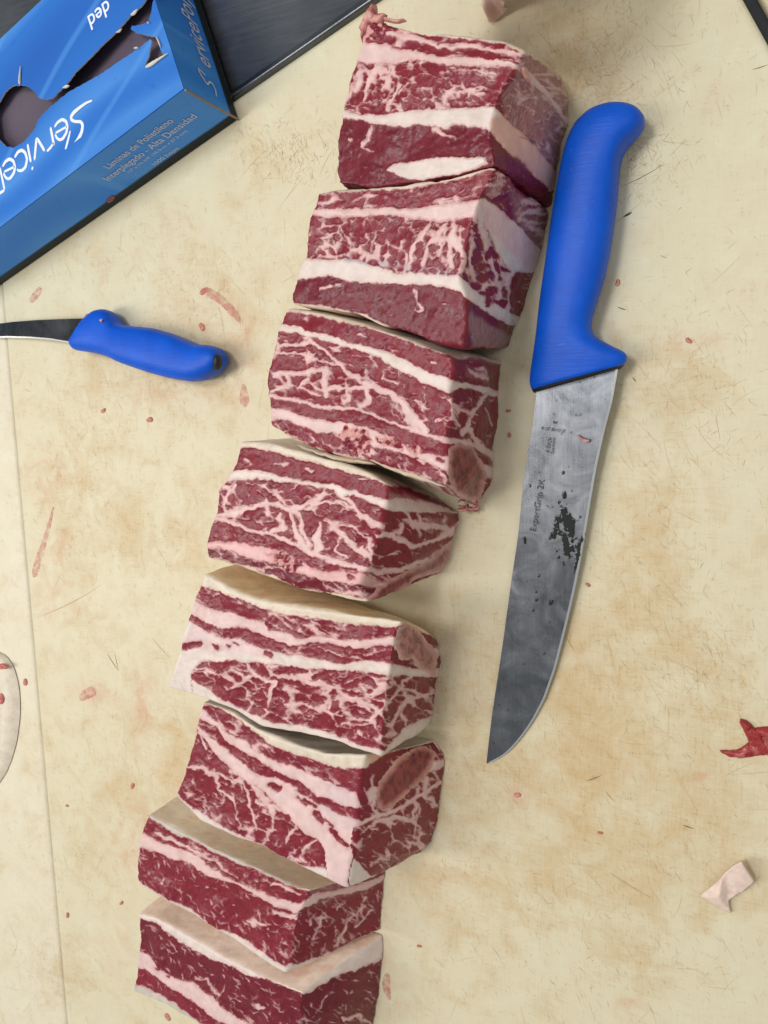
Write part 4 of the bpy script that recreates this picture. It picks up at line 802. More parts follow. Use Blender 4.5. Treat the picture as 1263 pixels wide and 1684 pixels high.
BLADE = blade_material('brushed_blade_steel'); BEVEL = simple('ground_edge_steel', (0.9, 0.9, 0.88), 0.3, 1.0, nscale=900, nvar=0.05)
def blue_material():
    m, nt, b = new_mat('blue_handle_plastic')
    w = noise(nt, coords(nt, (55, 950, 300), (0, 0, -0.12)), 1.0, 4, 0.6, 0.5); g = noise(nt, coords(nt), 60, 4, 0.6); d = noise(nt, coords(nt), 500, 2, 0.4)
    c = ramp(nt, g, [(0.3, lin(0, 80, 194)), (0.7, lin(2, 92, 214))])
    sp = ramp(nt, d, [(0.74, (0,)*3), (0.77, (1,)*3)])
    lk(nt, mix(nt, math_n(nt, 'MULTIPLY', sp.outputs[0], 0.35), c.outputs[0], lin(120, 130, 150)), b.inputs['Base Color'])
    b.inputs['Roughness'].default_value = 0.44; b.inputs['Specular IOR Level'].default_value = 0.3
    bump(nt, b, w, 0.3, 0.0005); return m
BLUE = blue_material(); BLACK = simple('black_plastic_and_shade', (0.012, 0.012, 0.013), 0.55)
zk = Z(780, 150, 3.2375); zb = Z(780, 600, 2.4765); zn = Z(0, 450, 3.007)
def pairs(zf, L): return [(zf([a])[0], zf([b])[0], *r) for a, b, *r in L]
k1 = empty('butcher_knife', tuple(at(930, 620, 0.0))); tag(k1, 'large butcher knife, blue handle and broad wet steel blade, right of the meat', 'knife')
HP = [((903, 130), (900, 190), .004), ((890, 108), (885, 215), .0075), ((862, 85), (850, 250), .0095), ((800, 68), (805, 295), .0108), ((720, 68), (778, 355), .0115), ((625, 98), (769, 420), .0118), ((548, 165), (766, 490), .0118), ((502, 250), (760, 560), .0118), ((475, 350), (752, 640), .0118), ((450, 470), (738, 735), .0118), ((420, 650), (720, 860), .0116),
      ((390, 850), (692, 990), .0112), ((372, 980), (655, 1110), .0108), ((352, 1120), (628, 1195), .0104), ((338, 1240), (617, 1255), .0100), ((327, 1330), (640, 1306), .0096), ((316, 1400), (720, 1350), .0092), ((303, 1480), (806, 1390), .0086), ((293, 1555), (818, 1425), .0080), ((308, 1590), (795, 1458), .0076)]
h1 = handle_mesh('handle', pairs(zk, HP), 0.0118, BLUE, k1)
GP = [((303, 1578), (806, 1440), .0075), ((312, 1598), (792, 1466), .0072), ((318, 1606), (780, 1476), .0066)]
handle_mesh('guard_edge_shade', pairs(zk, GP), 0.0100, BLACK, k1, n=8)  # black strip painting the shade on the guard's front edge
BP = [((255, 60), (592, -20)), ((256, 110), (583, 30)), ((240, 240), (562, 150)), ((222, 345), (530, 270)), ((205, 450), (497, 420)), ((192, 580), (474, 555)), ((180, 700), (452, 690)), ((165, 800), (433, 800)), ((150, 900), (412, 905)), ((135, 1010), (388, 1010)), ((120, 1120), (360, 1125)), ((103, 1235), (330, 1240)), ((85, 1350), (288, 1360)), ((72, 1440), (240, 1450)), ((65, 1500), (195, 1515)), ((58, 1560), (140, 1578)), ((54, 1595), (95, 1608)), ((51, 1622), (54, 1625))]
bl1 = blade_mesh('blade', pairs(zb, BP), 0.0105, 0.0012, BLADE, BEVEL, k1)

k2 = empty('boning_knife', tuple(at(240, 590, 0.0))); tag(k2, 'small boning knife with blue handle and curved dark blade at the left edge', 'knife')
NP = [((412, 290), (360, 345), .0065), ((422, 262), (362, 365), .0078), ((436, 232), (385, 381), .0088), ((456, 203), (415, 385), .0094), ((485, 180), (445, 389), .0098), ((520, 175), (490, 397), .0100), ((553, 190), (538, 411), .0102), ((574, 222), (568, 424), .0103), ((590, 250), (600, 440), .0104), ((650, 259), (650, 458), .0106), ((760, 270), (750, 492), .0108), ((860, 300), (840, 516), .0108), ((930, 332), (900, 528), .0108), ((985, 351), (960, 536), .0108), ((1040, 354), (1015, 527), .0106), ((1082, 368), (1065, 497), .0096), ((1103, 396), (1095, 462), .0075), ((1109, 412), (1107, 440), .004)]
handle_mesh('handle', pairs(zn, NP), 0.0110, BLUE, k2)
DBLADE = blade_material('blade_steel_dark_reflection', 0.24); 
for q_ in DBLADE.node_tree.nodes:
    if q_.type == 'VALTORGB' and len(q_.color_ramp.elements) == 3:
        for e_ in q_.color_ramp.elements: e_.color = tuple(c*0.45 for c in e_.color[:3])+(1,)  # steel darkened in colour to stand in for a dim reflection
NB = [((455, 222), (375, 352)), ((425, 222), (352, 344)), ((300, 226), (250, 327)), ((180, 231), (150, 319)), ((60, 240), (40, 316)), ((-60, 256), (-80, 318)), ((-200, 285), (-215, 326)), ((-300, 318), (-305, 335)), ((-345, 336), (-347, 339))]
blade_mesh('blade', pairs(zn, NB), 0.0100, 0.0010, DBLADE, BEVEL, k2, thick=0.002, bev=0.0012)
# black lanyard hole in the butt
def ellipsoid(c, ax, n=20, m=12):
    a = np.linspace(0, 2*math.pi, n, endpoint=False); b = np.linspace(-math.pi/2, math.pi/2, m)
    A, Bb = np.meshgrid(a, b, indexing='ij'); u = np.stack([np.cos(A)*np.cos(Bb), np.sin(A)*np.cos(Bb), np.sin(Bb)], -1)
    V = np.array(c)+u[..., 0:1]*np.array(ax[0])+u[..., 1:2]*np.array(ax[1])+u[..., 2:3]*np.array(ax[2])
    idx = np.arange(n*m).reshape(n, m); nx = np.roll(idx, -1, 0)
    return V.reshape(-1, 3), np.stack([idx[:, :-1], nx[:, :-1], nx[:, 1:], idx[:, 1:]], -1).reshape(-1, 4)
hc_ = at(357.5, 596, 0.0155); hd = at(340, 592, 0.0155)-hc_; hd /= np.linalg.norm(hd); hs = np.cross([0, 0, 1], hd)
mesh_obj('hang_hole', *ellipsoid(hc_, (hd*0.0032, hs*0.0052*-1+np.array([0, 0, 0.001]), np.array([0, 0, 0.0042])+hd*-0.001)), BLACK, k2)

# ------------------------------------------------------------------ lettering
def text_geo(txt, shear=0.0, weight=0.0):
    cu = bpy.data.curves.new('t', 'FONT'); cu.body = txt; cu.shear = shear; cu.offset = weight; cu.fill_mode = 'BOTH'; cu.resolution_u = 4
    ob = bpy.data.objects.new('t', cu); col.objects.link(ob)
    me = bpy.data.meshes.new_from_object(ob.evaluated_get(bpy.context.evaluated_depsgraph_get()))
    co = np.zeros(len(me.vertices)*3); me.vertices.foreach_get('co', co); co = co.reshape(-1, 3)[:, :2]
    f = [tuple(p.vertices) for p in me.polygons]
    bpy.data.objects.remove(ob); bpy.data.curves.remove(cu); bpy.data.meshes.remove(me); return co, f
def place_text(name, txt, o0, dx, dy, width, mat, parent, shear=0.0, weight=0.0, hscale=1.0, lift=0.0002):
    co, f = text_geo(txt, shear, weight); co = co-np.array([co[:, 0].min(), 0]); k = width/co[:, 0].max()
    nrm = np.cross(dx, dy)
    V = np.asarray(o0)+co[:, :1]*k*dx+co[:, 1:]*k*hscale*dy+nrm*lift
    return mesh_obj(name, V, f, mat, parent, smooth=False)
INK = simple('etched_grey', (0.10, 0.103, 0.11), 0.6)
def blade_pt(px, py):
    t = np.clip((py-645)/(1255-645), 0, 1); z = 0.0105+(0.0012-0.0105)*t+0.0011; return at(px, py, z)
zl = lambda x, y: (850+x/7.019, 660+y/7.019)
def on_blade(txt, a, b, hs=1.0, up=1, w=0.0):
    p, q = blade_pt(*zl(*a)), blade_pt(*zl(*b)); d = q-p; L = np.linalg.norm(d); d /= L
    u = np.cross(np.array([0, 0, 1.0]), d); u /= np.linalg.norm(u)
    place_text('lettering', txt, p, d, u*up, L, INK, bl1, weight=w, hscale=hs, lift=0.00025)
on_blade('8 2148 21-6', (552, 326), (285, 290))
on_blade('84', (462, 232), (420, 226), w=0.02)
on_blade('F. DICK', (372, 590), (400, 415))
on_blade('Germany', (420, 610), (440, 420))
on_blade('ExpertGrip 2K', (212, 1505), (318, 905), hs=0.95)
# wet film and drops on the blade
WATER, nt_, b_ = new_mat('water_film'); b_.inputs['Base Color'].default_value = (0.024, 0.027, 0.024, 1); b_.inputs['Roughness'].default_value = 0.12; b_.inputs['Specular IOR Level'].default_value = 0.35  # real water; its dark base colour paints the dim mirror reflection
bump(nt_, b_, noise(nt_, coords(nt_), 260, 3, 0.6), 0.25, 0.0003)
def bmap(p):
    c = np.array([blade_pt(x, y) for x, y in p[:, :2]]); w = np.full(len(p), 0.00033); return c-np.array([0, 0, 0.0001]), w, np.tile([0, 0, 1.0], (len(p), 1))
def wet(strokes, label, group=None, th=0.00016):
    geos = [ribbon_geo([(*zl(x, y), w/7.019) for x, y, w in st], 0, th, bmap, jit=0.0011, seed=int(st[0][0]), jz=0.05) for st in strokes]
    V, F = join(geos); o = mesh_obj('water_film', V, F, WATER, origin=V.mean(0)); tag(o, label, 'water', group)
WS = [[(500, 1170, 14), (510, 1220, 20), (540, 1270, 60), (560, 1340, 90), (600, 1420, 90), (620, 1500, 60), (610, 1560, 30)], [(500, 1330, 30), (450, 1420, 26), (440, 1500, 30), (390, 1590, 30)], [(470, 1480, 20), (540, 1540, 40), (560, 1640, 60), (600, 1720, 70), (590, 1800, 30)], [(650, 1330, 16), (720, 1340, 24)], [(690, 1380, 14), (715, 1430, 20)], [(740, 1560, 40), (720, 1640, 40), (700, 1760, 34), (680, 1860, 26), (660, 2000, 22)], [(640, 1600, 18), (690, 1560, 22)], [(440, 1700, 12), (480, 1790, 20), (540, 1860, 16)]]
gx_, gy_ = np.meshgrid(np.arange(340, 800, 3.5), np.arange(1140, 2060, 3.5), indexing='ij'); qx, qy = gx_.ravel(), gy_.ravel()
wxx = qx+26*fbm(qx/45, qy/45, 301, 3); wyy = qy+26*fbm(qx/45, qy/45, 302, 3); fld = np.full(qx.shape, -99.0)
for st in WS: fld = np.maximum(fld, seg_field(wxx, wyy, [(a, b, c*0.8) for a, b, c in st]))
fld = fld-2+46*fbm(qx/40, qy/55, 303, 3); ok = (fld > 0).reshape(gx_.shape)
P_ = np.array([blade_pt(*zl(a, b)) for a, b in zip(qx, qy)]); P_[:, 2] += 0.00006+0.00016*np.clip(fld/20, 0, 1)
ids = np.arange(len(qx)).reshape(gx_.shape); full = ok[:-1, :-1] & ok[1:, :-1] & ok[1:, 1:] & ok[:-1, 1:]
qd = np.stack([ids[:-1, :-1], ids[:-1, 1:], ids[1:, 1:], ids[1:, :-1]], -1)[full]; uq, iv = np.unique(qd, return_inverse=True)
wf = mesh_obj('water_film', P_[uq], iv.reshape(qd.shape), WATER, origin=P_[uq].mean(0)); tag(wf, 'dark broken wet patch on the broad knife blade', 'water', kind=None)
for k, (x, y, rx, L) in enumerate([(545, 1080, 24, 90), (527, 832, 16, 40), (145, 975, 14, 36), (90, 1605, 16, 90), (885, 0, 8, 10)]):
    if k == 4: continue
    wet([[(x-4, y-L/2, rx*0.7), (x, y, rx), (x+3, y+L/2, rx*0.6)]], 'small dark water drop on the broad knife blade', 'drops on the knife blade', 0.00016)
zd = lambda x, y: (780+x/2.4765, 600+y/2.4765)
for (x, y, r) in [(312, 970, 13), (252, 958, 7), (262, 860, 7), (240, 1000, 6), (197, 1220, 5), (250, 925, 5)]:
    px, py = zd(x, y); q = ((px-850)*7.019, (py-660)*7.019); rr = r*7.019/2.4765
    wet([[(q[0]-rr*0.6, q[1]-rr*0.2, rr*0.6), (q[0], q[1], rr), (q[0]+rr*0.5, q[1]+rr*0.3, rr*0.6)]], 'small dark water drop on the broad knife blade', 'drops on the knife blade', 0.00016)

# ------------------------------------------------------------------ carton of plastic sheets
f0, f1 = at(393, 196), at(0, 470)
E1 = (f0-f1); E1 /= np.linalg.norm(E1); E2 = np.array([-E1[1], E1[0], 0]); E3 = np.array([0, 0, 1.0])
BH = 0.050; BO = f0+E3*0.0005
BLEN = 0.33; BW = float((at(36, 32, BH)-BO)@E2)
box = empty('carton', tuple(BO-E1*BLEN/2+E2*BW/2)); tag(box, 'blue printed carton of plastic sheets with a torn top opening', 'carton')
bang = math.atan2(E1[1], E1[0])
def carton_material(name, base, light, deep, band):
    m, nt, b = new_mat(name)
    v = coords(nt, (1, 1, 1), (0, 0, 0)); mp = v.node; mp.vector_type = 'TEXTURE'; mp.inputs['Rotation'].default_value = (0, 0, bang)
    n = noise(nt, v, 9, 3, 0.5, 0.3); w = nd(nt, 'ShaderNodeTexWave', Scale=4.0, Distortion=7.0, Detail=1.0); w.inputs['Detail Scale'].default_value = 0.8; w.bands_direction = 'Y'
    lk(nt, v, w.inputs['Vector'])
    c = ramp(nt, w.outputs['Fac'], [(0.0, deep), (0.45, base), (0.55, base), (0.93, light), (1.0, base)])
    c2 = mix(nt, ramp(nt, n, [(0.3, (0,)*3), (0.7, (0.55,)*3)]).outputs[0], c.outputs[0], base)
    w2 = nd(nt, 'ShaderNodeTexWave', Scale=7.0, Distortion=3.0, Detail=0.5); w2.bands_direction = 'Y'; v2 = coords(nt); v2.node.vector_type = 'TEXTURE'; v2.node.inputs['Rotation'].default_value = (0, 0, bang+0.4); lk(nt, v2, w2.inputs['Vector'])
    c2 = mix(nt, ramp(nt, w2.outputs['Fac'], [(0.975, (0,)*3), (1.0, (0.5,)*3)]).outputs[0], c2, light)
    d = ramp(nt, noise(nt, v, 120, 4, 0.7), [(0.62, (0,)*3), (0.74, (0.5,)*3)])
    c2 = mix(nt, d.outputs[0], c2, tuple(x*0.6 for x in base))
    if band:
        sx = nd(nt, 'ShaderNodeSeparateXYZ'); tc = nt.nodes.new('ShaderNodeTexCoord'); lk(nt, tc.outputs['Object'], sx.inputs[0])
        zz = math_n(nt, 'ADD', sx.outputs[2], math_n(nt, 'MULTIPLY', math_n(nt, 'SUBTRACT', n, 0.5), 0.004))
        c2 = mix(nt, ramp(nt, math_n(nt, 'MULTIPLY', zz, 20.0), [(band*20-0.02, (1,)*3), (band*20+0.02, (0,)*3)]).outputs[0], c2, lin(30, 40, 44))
    lk(nt, c2, b.inputs['Base Color']); b.inputs['Roughness'].default_value = 0.4; b.inputs['Specular IOR Level'].default_value = 0.12 if band else 0.35
    bump(nt, b, noise(nt, v, 30, 4, 0.6), 0.15, 0.002); return m
CT = carton_material('carton_print_top', lin(40, 112, 198), lin(84, 150, 224), lin(32, 96, 182), 0)
CS = carton_material('carton_print_side_lightened', lin(58, 140, 232), lin(92, 168, 242), lin(48, 124, 218), 0.0085)  # side print lightened in colour to make up for missing fill light
CARD = simple('raw_cardboard', lin(214, 208, 196), 0.8); GREYCARD = simple('grey_board_edge', lin(150, 132, 116), 0.85)
def bp(u, v, z): return BO-E1*u+E2*v+E3*z          # u runs left along the front, v to the back
def slab(name, quad, nrm, t, mat, parent, cells=12):
    q = [np.array(p) for p in quad]; nrm = np.array(nrm, float); V = []; F = []
    for s_ in (0, 1):
        for p in q: V.append(p-nrm*t*s_)
    F = [(0, 1, 2, 3), (7, 6, 5, 4)]+[(i, i+4, (i+1) % 4+4, (i+1) % 4) for i in range(4)]
    o = mesh_obj(name, V, F, mat, parent, smooth=False)
    bm = bmesh.new(); bm.from_mesh(o.data); bmesh.ops.recalc_face_normals(bm, faces=bm.faces); bmesh.ops.bevel(bm, geom=bm.edges[:], offset=0.0002, segments=1, affect='EDGES'); bm.to_mesh(o.data); bm.free()
    return o
T_ = 0.0006
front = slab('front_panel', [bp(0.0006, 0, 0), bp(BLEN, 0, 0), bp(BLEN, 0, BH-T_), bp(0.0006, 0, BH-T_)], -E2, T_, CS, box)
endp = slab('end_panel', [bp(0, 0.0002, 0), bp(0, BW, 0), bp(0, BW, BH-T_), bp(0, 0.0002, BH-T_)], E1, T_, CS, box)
slab('back_panel', [bp(0.0006, BW, 0), bp(BLEN, BW, 0), bp(BLEN, BW, BH-T_), bp(0.0006, BW, BH-T_)], E2, T_, CS, box)
slab('end_panel', [bp(BLEN, 0.0002, 0), bp(BLEN, BW, 0), bp(BLEN, BW, BH-T_), bp(BLEN, 0.0002, BH-T_)], -E1, T_, CS, box)
slab('base_panel', [bp(0, 0, 0.0007), bp(BLEN, 0, 0.0007), bp(BLEN, BW, 0.0007), bp(0, BW, 0.0007)], E3, T_, GREYCARD, box)
slab('corner_edge', [bp(-0.0006, -0.0012, 0.0002), bp(0.0004, -0.0012, 0.0002), bp(0.0004, -0.0012, BH-0.0008), bp(-0.0006, -0.0012, BH-0.0008)], -E2, 0.0013, GREYCARD, box)
zx = Z(0, 0, 3.007)
hole = [(5, 490), (25, 455), (60, 425), (100, 420), (140, 430), (170, 455), (195, 485), (230, 492), (260, 485), (290, 455), (330, 418), (370, 360), (400, 332), (440, 290), (485, 246), (530, 200), (570, 162), (600, 130), (650, 72), (700, 30), (745, -30), (800, -90), (790, -20), (758, 0), (748, 60), (735, 108), (690, 124), (652, 128), (648, 145), (668, 160), (710, 172), (748, 182), (772, 180), (785, 205), (792, 240), (803, 266), (830, 266), (800, 285), (760, 312), (724, 340), (718, 322), (732, 290), (742, 240), (750, 205), (742, 194), (720, 212), (690, 235), (640, 270), (580, 310), (500, 365), (420, 410), (340, 455), (270, 510), (230, 545), (190, 590), (170, 640), (120, 700), (70, 730), (30, 725), (5, 700), (-30, 660), (-40, 560)]
hl = atp(zx(hole), BH); hl = [np.array(p) for p in hl]
hl2 = []
rnd = random.Random(2)
for i in range(len(hl)):                              # fine ragged tear
    a, b = hl[i], hl[(i+1) % len(hl)]; m_ = max(1, int(np.linalg.norm(b-a)/0.0012))
    for j in range(m_):
        p = a+(b-a)*j/m_; hl2.append(p+np.array([rnd.uniform(-1, 1), rnd.uniform(-1, 1), 0])*0.00022)
outer = [bp(0, 0, BH), bp(0, BW, BH), bp(BLEN, BW, BH), bp(BLEN, 0, BH)]
tri = geometry.tessellate_polygon([[Vector(p) for p in outer], [Vector(p) for p in hl2]])
allp = outer+hl2; nA = len(allp)
V = np.array(allp+[p-E3*T_ for p in allp]); F = []
for t in tri: F.append(tuple(t)); F.append(tuple(i+nA for i in t[::-1]))
toppanel = mesh_obj('top_panel', V, F, CT, box, smooth=False)
bm = bmesh.new(); bm.from_mesh(toppanel.data)
for f in bm.faces:
    up_ = f.calc_center_median().z > (BH+BO[2]-T_/2)-box.location.z
    if (f.normal.z > 0) != up_: f.normal_flip()
bm.to_mesh(toppanel.data); bm.free()
nh = len(hl2); rim = np.array([p+E3*0.00005 for p in hl2]+[p-E3*(T_+0.0002) for p in hl2])
mesh_obj('torn_edge', rim, [(i, (i+1) % nh, nh+(i+1) % nh, nh+i) for i in range(nh)], CARD, toppanel, smooth=False)
SHEET = simple('mauve_plastic_sheet', lin(92, 80, 94), 0.42, nscale=12, nvar=0.1, bstr=0.3, bd=0.004)
nxs, nys = 60, 30; SV_ = []
for i in range(nxs+1):
    for j in range(nys+1):
        u_ = 0.004+(BLEN-0.008)*i/nxs; v_ = 0.004+(BW-0.008)*j/nys
        SV_.append(bp(u_, v_, BH-0.009+0.002*math.sin(u_*40+v_*25)+0.001*math.sin(v_*90)))
ix = np.arange((nxs+1)*(nys+1)).reshape(nxs+1, nys+1)
mesh_obj('sheet_stack', SV_, np.stack([ix[:-1, :-1], ix[:-1, 1:], ix[1:, 1:], ix[1:, :-1]], -1).reshape(-1, 4), SHEET, box)
# torn paper tags round the opening
for pts in ([(718, 335, 5), (750, 318, 9), (790, 290, 5), (832, 266, 2)], [(772, 182, 2), (786, 205, 4), (795, 235, 2)], [(313, 434, 3), (330, 428, 7), (345, 424, 2)], [(98, 420, 5), (98, 380, 4), (104, 325, 1.5)], [(648, 78, 3), (664, 66, 8), (684, 46, 2)], [(575, 160, 2), (592, 156, 5), (604, 140, 2)], [(664, 240, 3), (675, 236, 5), (686, 238, 2)], [(730, 112, 3), (735, 114, 4), (738, 118, 2)]):
    g = ribbon_geo(zx(pts), BH+0.0006, 0.0008, jit=0.0004, seed=int(pts[0][0])); mesh_obj('paper_tag', *g, CARD, toppanel)
# lettering
WHITE = simple('white_print', lin(232, 236, 244), 0.5, nscale=400, nvar=0.05, bstr=0.0)
PALE = simple('pale_print', lin(206, 212, 222), 0.6, nscale=400, nvar=0.1, bstr=0.0)
zs = Z(0, 140, 6.315)
LOGO = [[(965, 160, 8), (900, 185, 11), (830, 235, 14), (770, 285, 17), (740, 330, 16), (745, 365, 14), (790, 382, 12), (840, 378, 14), (863, 410, 16), (855, 480, 17), (820, 560, 18), (770, 630, 17), (720, 685, 14), (692, 692, 11), (685, 665, 11), (708, 580, 12), (735, 470, 8)],
        [(568, 440, 10), (600, 390, 13), (650, 357, 14), (690, 375, 14), (705, 430, 14), (692, 500, 14), (655, 560, 14), (620, 572, 12), (592, 548, 11), (575, 508, 11)], [(578, 500, 10), (640, 465, 10), (700, 432, 10)],
        [(528, 435, 14), (546, 530, 14), (565, 630, 13)], [(560, 600, 10), (530, 650, 12), (490, 690, 11)], [(470, 690, 14), (430, 620, 14), (385, 548, 14), (375, 640, 14), (362, 785, 12)], [(290, 610, 13), (305, 700, 13), (325, 805, 13)], [(332, 862, 14), (348, 870, 14)],
        [(155, 755, 11), (190, 695, 14), (230, 675, 14), (265, 700, 14), (286, 770, 14), (270, 850, 14), (235, 888, 13), (195, 892, 11), (178, 872, 9)], [(30, 850, 10), (60, 795, 13), (105, 766, 14), (145, 790, 14), (160, 850, 14), (150, 910, 14), (110, 970, 13), (80, 976, 12), (55, 950, 11), (40, 910, 10)], [(45, 902, 10), (100, 875, 10), (158, 847, 10)],
        [(0, 850, 12), (25, 960, 12), (52, 1090, 12)], [(52, 1090, 12), (0, 1125, 12), (-60, 1145, 12), (-100, 1090, 12), (-60, 1030, 12), (-10, 1010, 12)]]
V, F = join([ribbon_geo(zs(st), BH, 0.0003, flat=True, seg=3, sm=2) for st in LOGO]); mesh_obj('lettering', V, F, WHITE, toppanel, smooth=False)
def on_plane(px, py, P0, n):
    d = ray(np.array([px]), np.array([py]))[0]; o = np.array([0, 0, H]); t = ((P0-o)@n)/(d@n); return o+d*t
zf = lambda x, y: (150+x/6.315, 150+y/6.315)
for txt, a, b, m_, wt in (('Láminas de Polietileno', (185, 800), (872, 312), PALE, 0.004), ('Interplegado - Alta Densidad', (182, 925), (1075, 245), PALE, 0.004), ('12" x 10-3/4" (30.5cm x 27.3 cm)', (400, 840), (985, 402), PALE, 0.0), ('1000 hojas', (662, 765), (915, 590), PALE, 0.0)):
    p, q = on_plane(*zf(*a), bp(0, 0, 0), -E2), on_plane(*zf(*b), bp(0, 0, 0), -E2)
    place_text('lettering', txt, p, E1, E3, float((q-p)@E1), m_, front, weight=wt, lift=0.0004, hscale=1.25 if wt else 1.0)
zr = lambda x, y: (230+x/7.429, y/7.429)
p, q = on_plane(*zr(868, 850), bp(0, 0, 0), E1), on_plane(*zr(625, -20), bp(0, 0, 0), E1)
place_text('lettering', 'ervicePoly', p, E2, E3, float((q-p)@E2), PALE, endp, shear=0.25, lift=0.0004, weight=0.008, hscale=1.6)
def emap(pp):
    c = np.array([on_plane(x, y, bp(0, 0, 0), E1) for x, y in pp[:, :2]]); return c, np.full(len(pp), 0.00052), np.tile(E1, (len(pp), 1))
V, F = join([ribbon_geo([(*zr(x, y), w/7.429) for x, y, w in [(930, 1185, 8), (922, 1115, 9), (890, 1040, 10), (855, 1002, 10), (832, 1015, 10), (825, 1042, 9), (795, 1005, 9), (750, 935, 10), (715, 870, 10), (712, 838, 9), (745, 875, 9), (800, 930, 8)]], 0, 0.0004, emap, flat=True, seg=3, sm=2)]); mesh_obj('lettering', V, F, PALE, endp, smooth=False)
zi = lambda x, y: (80+x/6.014, y/6.014)
p, q = at(*zi(585, -8), BH), at(*zi(352, 62), BH)
place_text('lettering', 'ded', p, -E1, -E2, float((q-p)@(-E1)), WHITE, toppanel, lift=0.0003, weight=0.01)

# ------------------------------------------------------------------ scraps, trim, smears
zt = Z(760, 0, 2.511)
g = [ribbon_geo([(805, 37, 5), (811, 25, 12), (820, 8, 18), (829, -16, 24), (838, -45, 34), (850, -80, 40)], [0.002, 0.003, 0.008, 0.02, 0.036, 0.046], 0.014, seg=15, jit=0.0012, seed=31, sm=3),
     ribbon_geo([(740, -100, 60), (800, -110, 90), (870, -130, 100), (940, -165, 105), (1010, -215, 95), (1070, -290, 60)], [0.044, 0.048, 0.05, 0.052, 0.054, 0.056], 0.016, seg=15, jit=0.0015, seed=38, sm=3),  # unseen body above the frame, added to cast the soft shadow at the top
     ribbon_geo([(680, -125, 50), (730, -135, 90), (800, -165, 100), (880, -215, 100), (960, -280, 80)], [0.07, 0.085, 0.095, 0.095, 0.085], 0.016, seg=15, jit=0.0015, seed=39, sm=3)]  # higher unseen lobe, added to strengthen that shadow
tissue('fat_trim', g, None, 6.0, LEAN, lin(230, 204, 186), 'pale pink fat trim tip at the top edge, with added unseen body casting a shadow', 'fat trim')
g = [ribbon_geo([(-8, 1070, 14), (-6, 1090, 34), (-5, 1120, 42), (-5, 1160, 43), (-8, 1200, 40), (-14, 1240, 33), (-26, 1275, 24), (-40, 1300, 12)], 0.0003, 0.006, seg=15, jit=0.0006, seed=32, sm=4)]
tissue('fat_trim', g, None, 9.0, LEAN, lin(228, 216, 196), 'smooth white rounded fat strip cut off by the left edge', 'fat trim')
tissue('meat_bit', [ribbon_geo([(-4, 1098, 3), (4, 1095, 4), (12, 1098, 2)], 0.006, 0.0008, jit=0.0005, seed=33)], None, 0, lin(190, 100, 90), PINKF, 'upper red fleck on the white fat strip at the left edge', 'meat bit')
tissue('meat_bit', [ribbon_geo([(1, 1140, 3), (3, 1150, 5), (0, 1158, 2)], 0.006, 0.0008, jit=0.0005, seed=34)], None, 0, lin(190, 100, 90), PINKF, 'lower red fleck on the white fat strip at the left edge', 'meat bit')
zq = Z(960, 1150, 3.155)
g = [ribbon_geo(zq([(708, 268, 6), (760, 282, 18), (810, 288, 26), (870, 262, 38), (930, 235, 54), (1020, 225, 70)]), 0.0002, 0.0018, jit=0.0018, seed=35, seg=13), ribbon_geo(zq([(815, 108, 14), (838, 128, 26), (862, 165, 32), (890, 200, 44), (940, 235, 54), (1020, 250, 60)]), 0.0002, 0.0022, jit=0.0018, seed=36, seg=13), ribbon_geo(zq([(885, 150, 10), (930, 165, 30), (1010, 190, 50)]), 0.0002, 0.0020, jit=0.0015, seed=37, seg=13)]
tissue('meat_scrap', g, None, -1.4, lin(156, 52, 50), lin(212, 130, 120), 'red branching meat scrap at the right edge', 'meat scrap')
# folded flap of fat
pv = [(590, 1020, .0010), (720, 915, .0062), (775, 862, .0085), (822, 838, .0105), (893, 950, .0065), (830, 1000, .0028), (752, 1045, .0035), (770, 1118, .0012), (690, 1082, .0012), (745, 960, .0045), (700, 1030, .0085), (640, 985, .0045)]
Vp = [at(*zq([p[:2]])[0], p[2]) for p in pv]
Fp = [(0, 11, 10), (11, 1, 10), (0, 10, 8), (1, 2, 9), (1, 9, 10), (2, 3, 9), (3, 4, 9), (4, 5, 9), (5, 6, 9), (6, 10, 9), (6, 7, 10), (7, 8, 10)]
org = np.mean(Vp, 0); org[2] = 0
fs = mesh_obj('fat_scrap', Vp, Fp, MEAT, origin=org)
bm = bmesh.new(); bm.from_mesh(fs.data); bmesh.ops.recalc_face_normals(bm, faces=bm.faces); bmesh.ops.subdivide_edges(bm, edges=bm.edges[:], cuts=7, use_grid_fill=True)
for _ in range(3): bmesh.ops.smooth_vert(bm, verts=bm.verts[:], factor=0.4, use_axis_x=True, use_axis_y=True, use_axis_z=True)
bmesh.ops.solidify(bm, geom=bm.faces[:], thickness=0.0014)
mn = min(v.co.z for v in bm.verts)
for v in bm.verts: v.co.z += 0.0002-mn; v.co += Vector((0, 0, 1))*0.0004*float(vnoise(np.array([v.co.x*700]), np.array([v.co.y*700]), 3)[0])
bm.to_mesh(fs.data); bm.free(); fs.data.polygons.foreach_set('use_smooth', np.ones(len(fs.data.polygons), bool))
meat_attrs(fs, 6.5, lin(196, 110, 100), lin(240, 216, 200)); tag(fs, 'folded white flap of fat lying on the board at lower right', 'fat scrap')

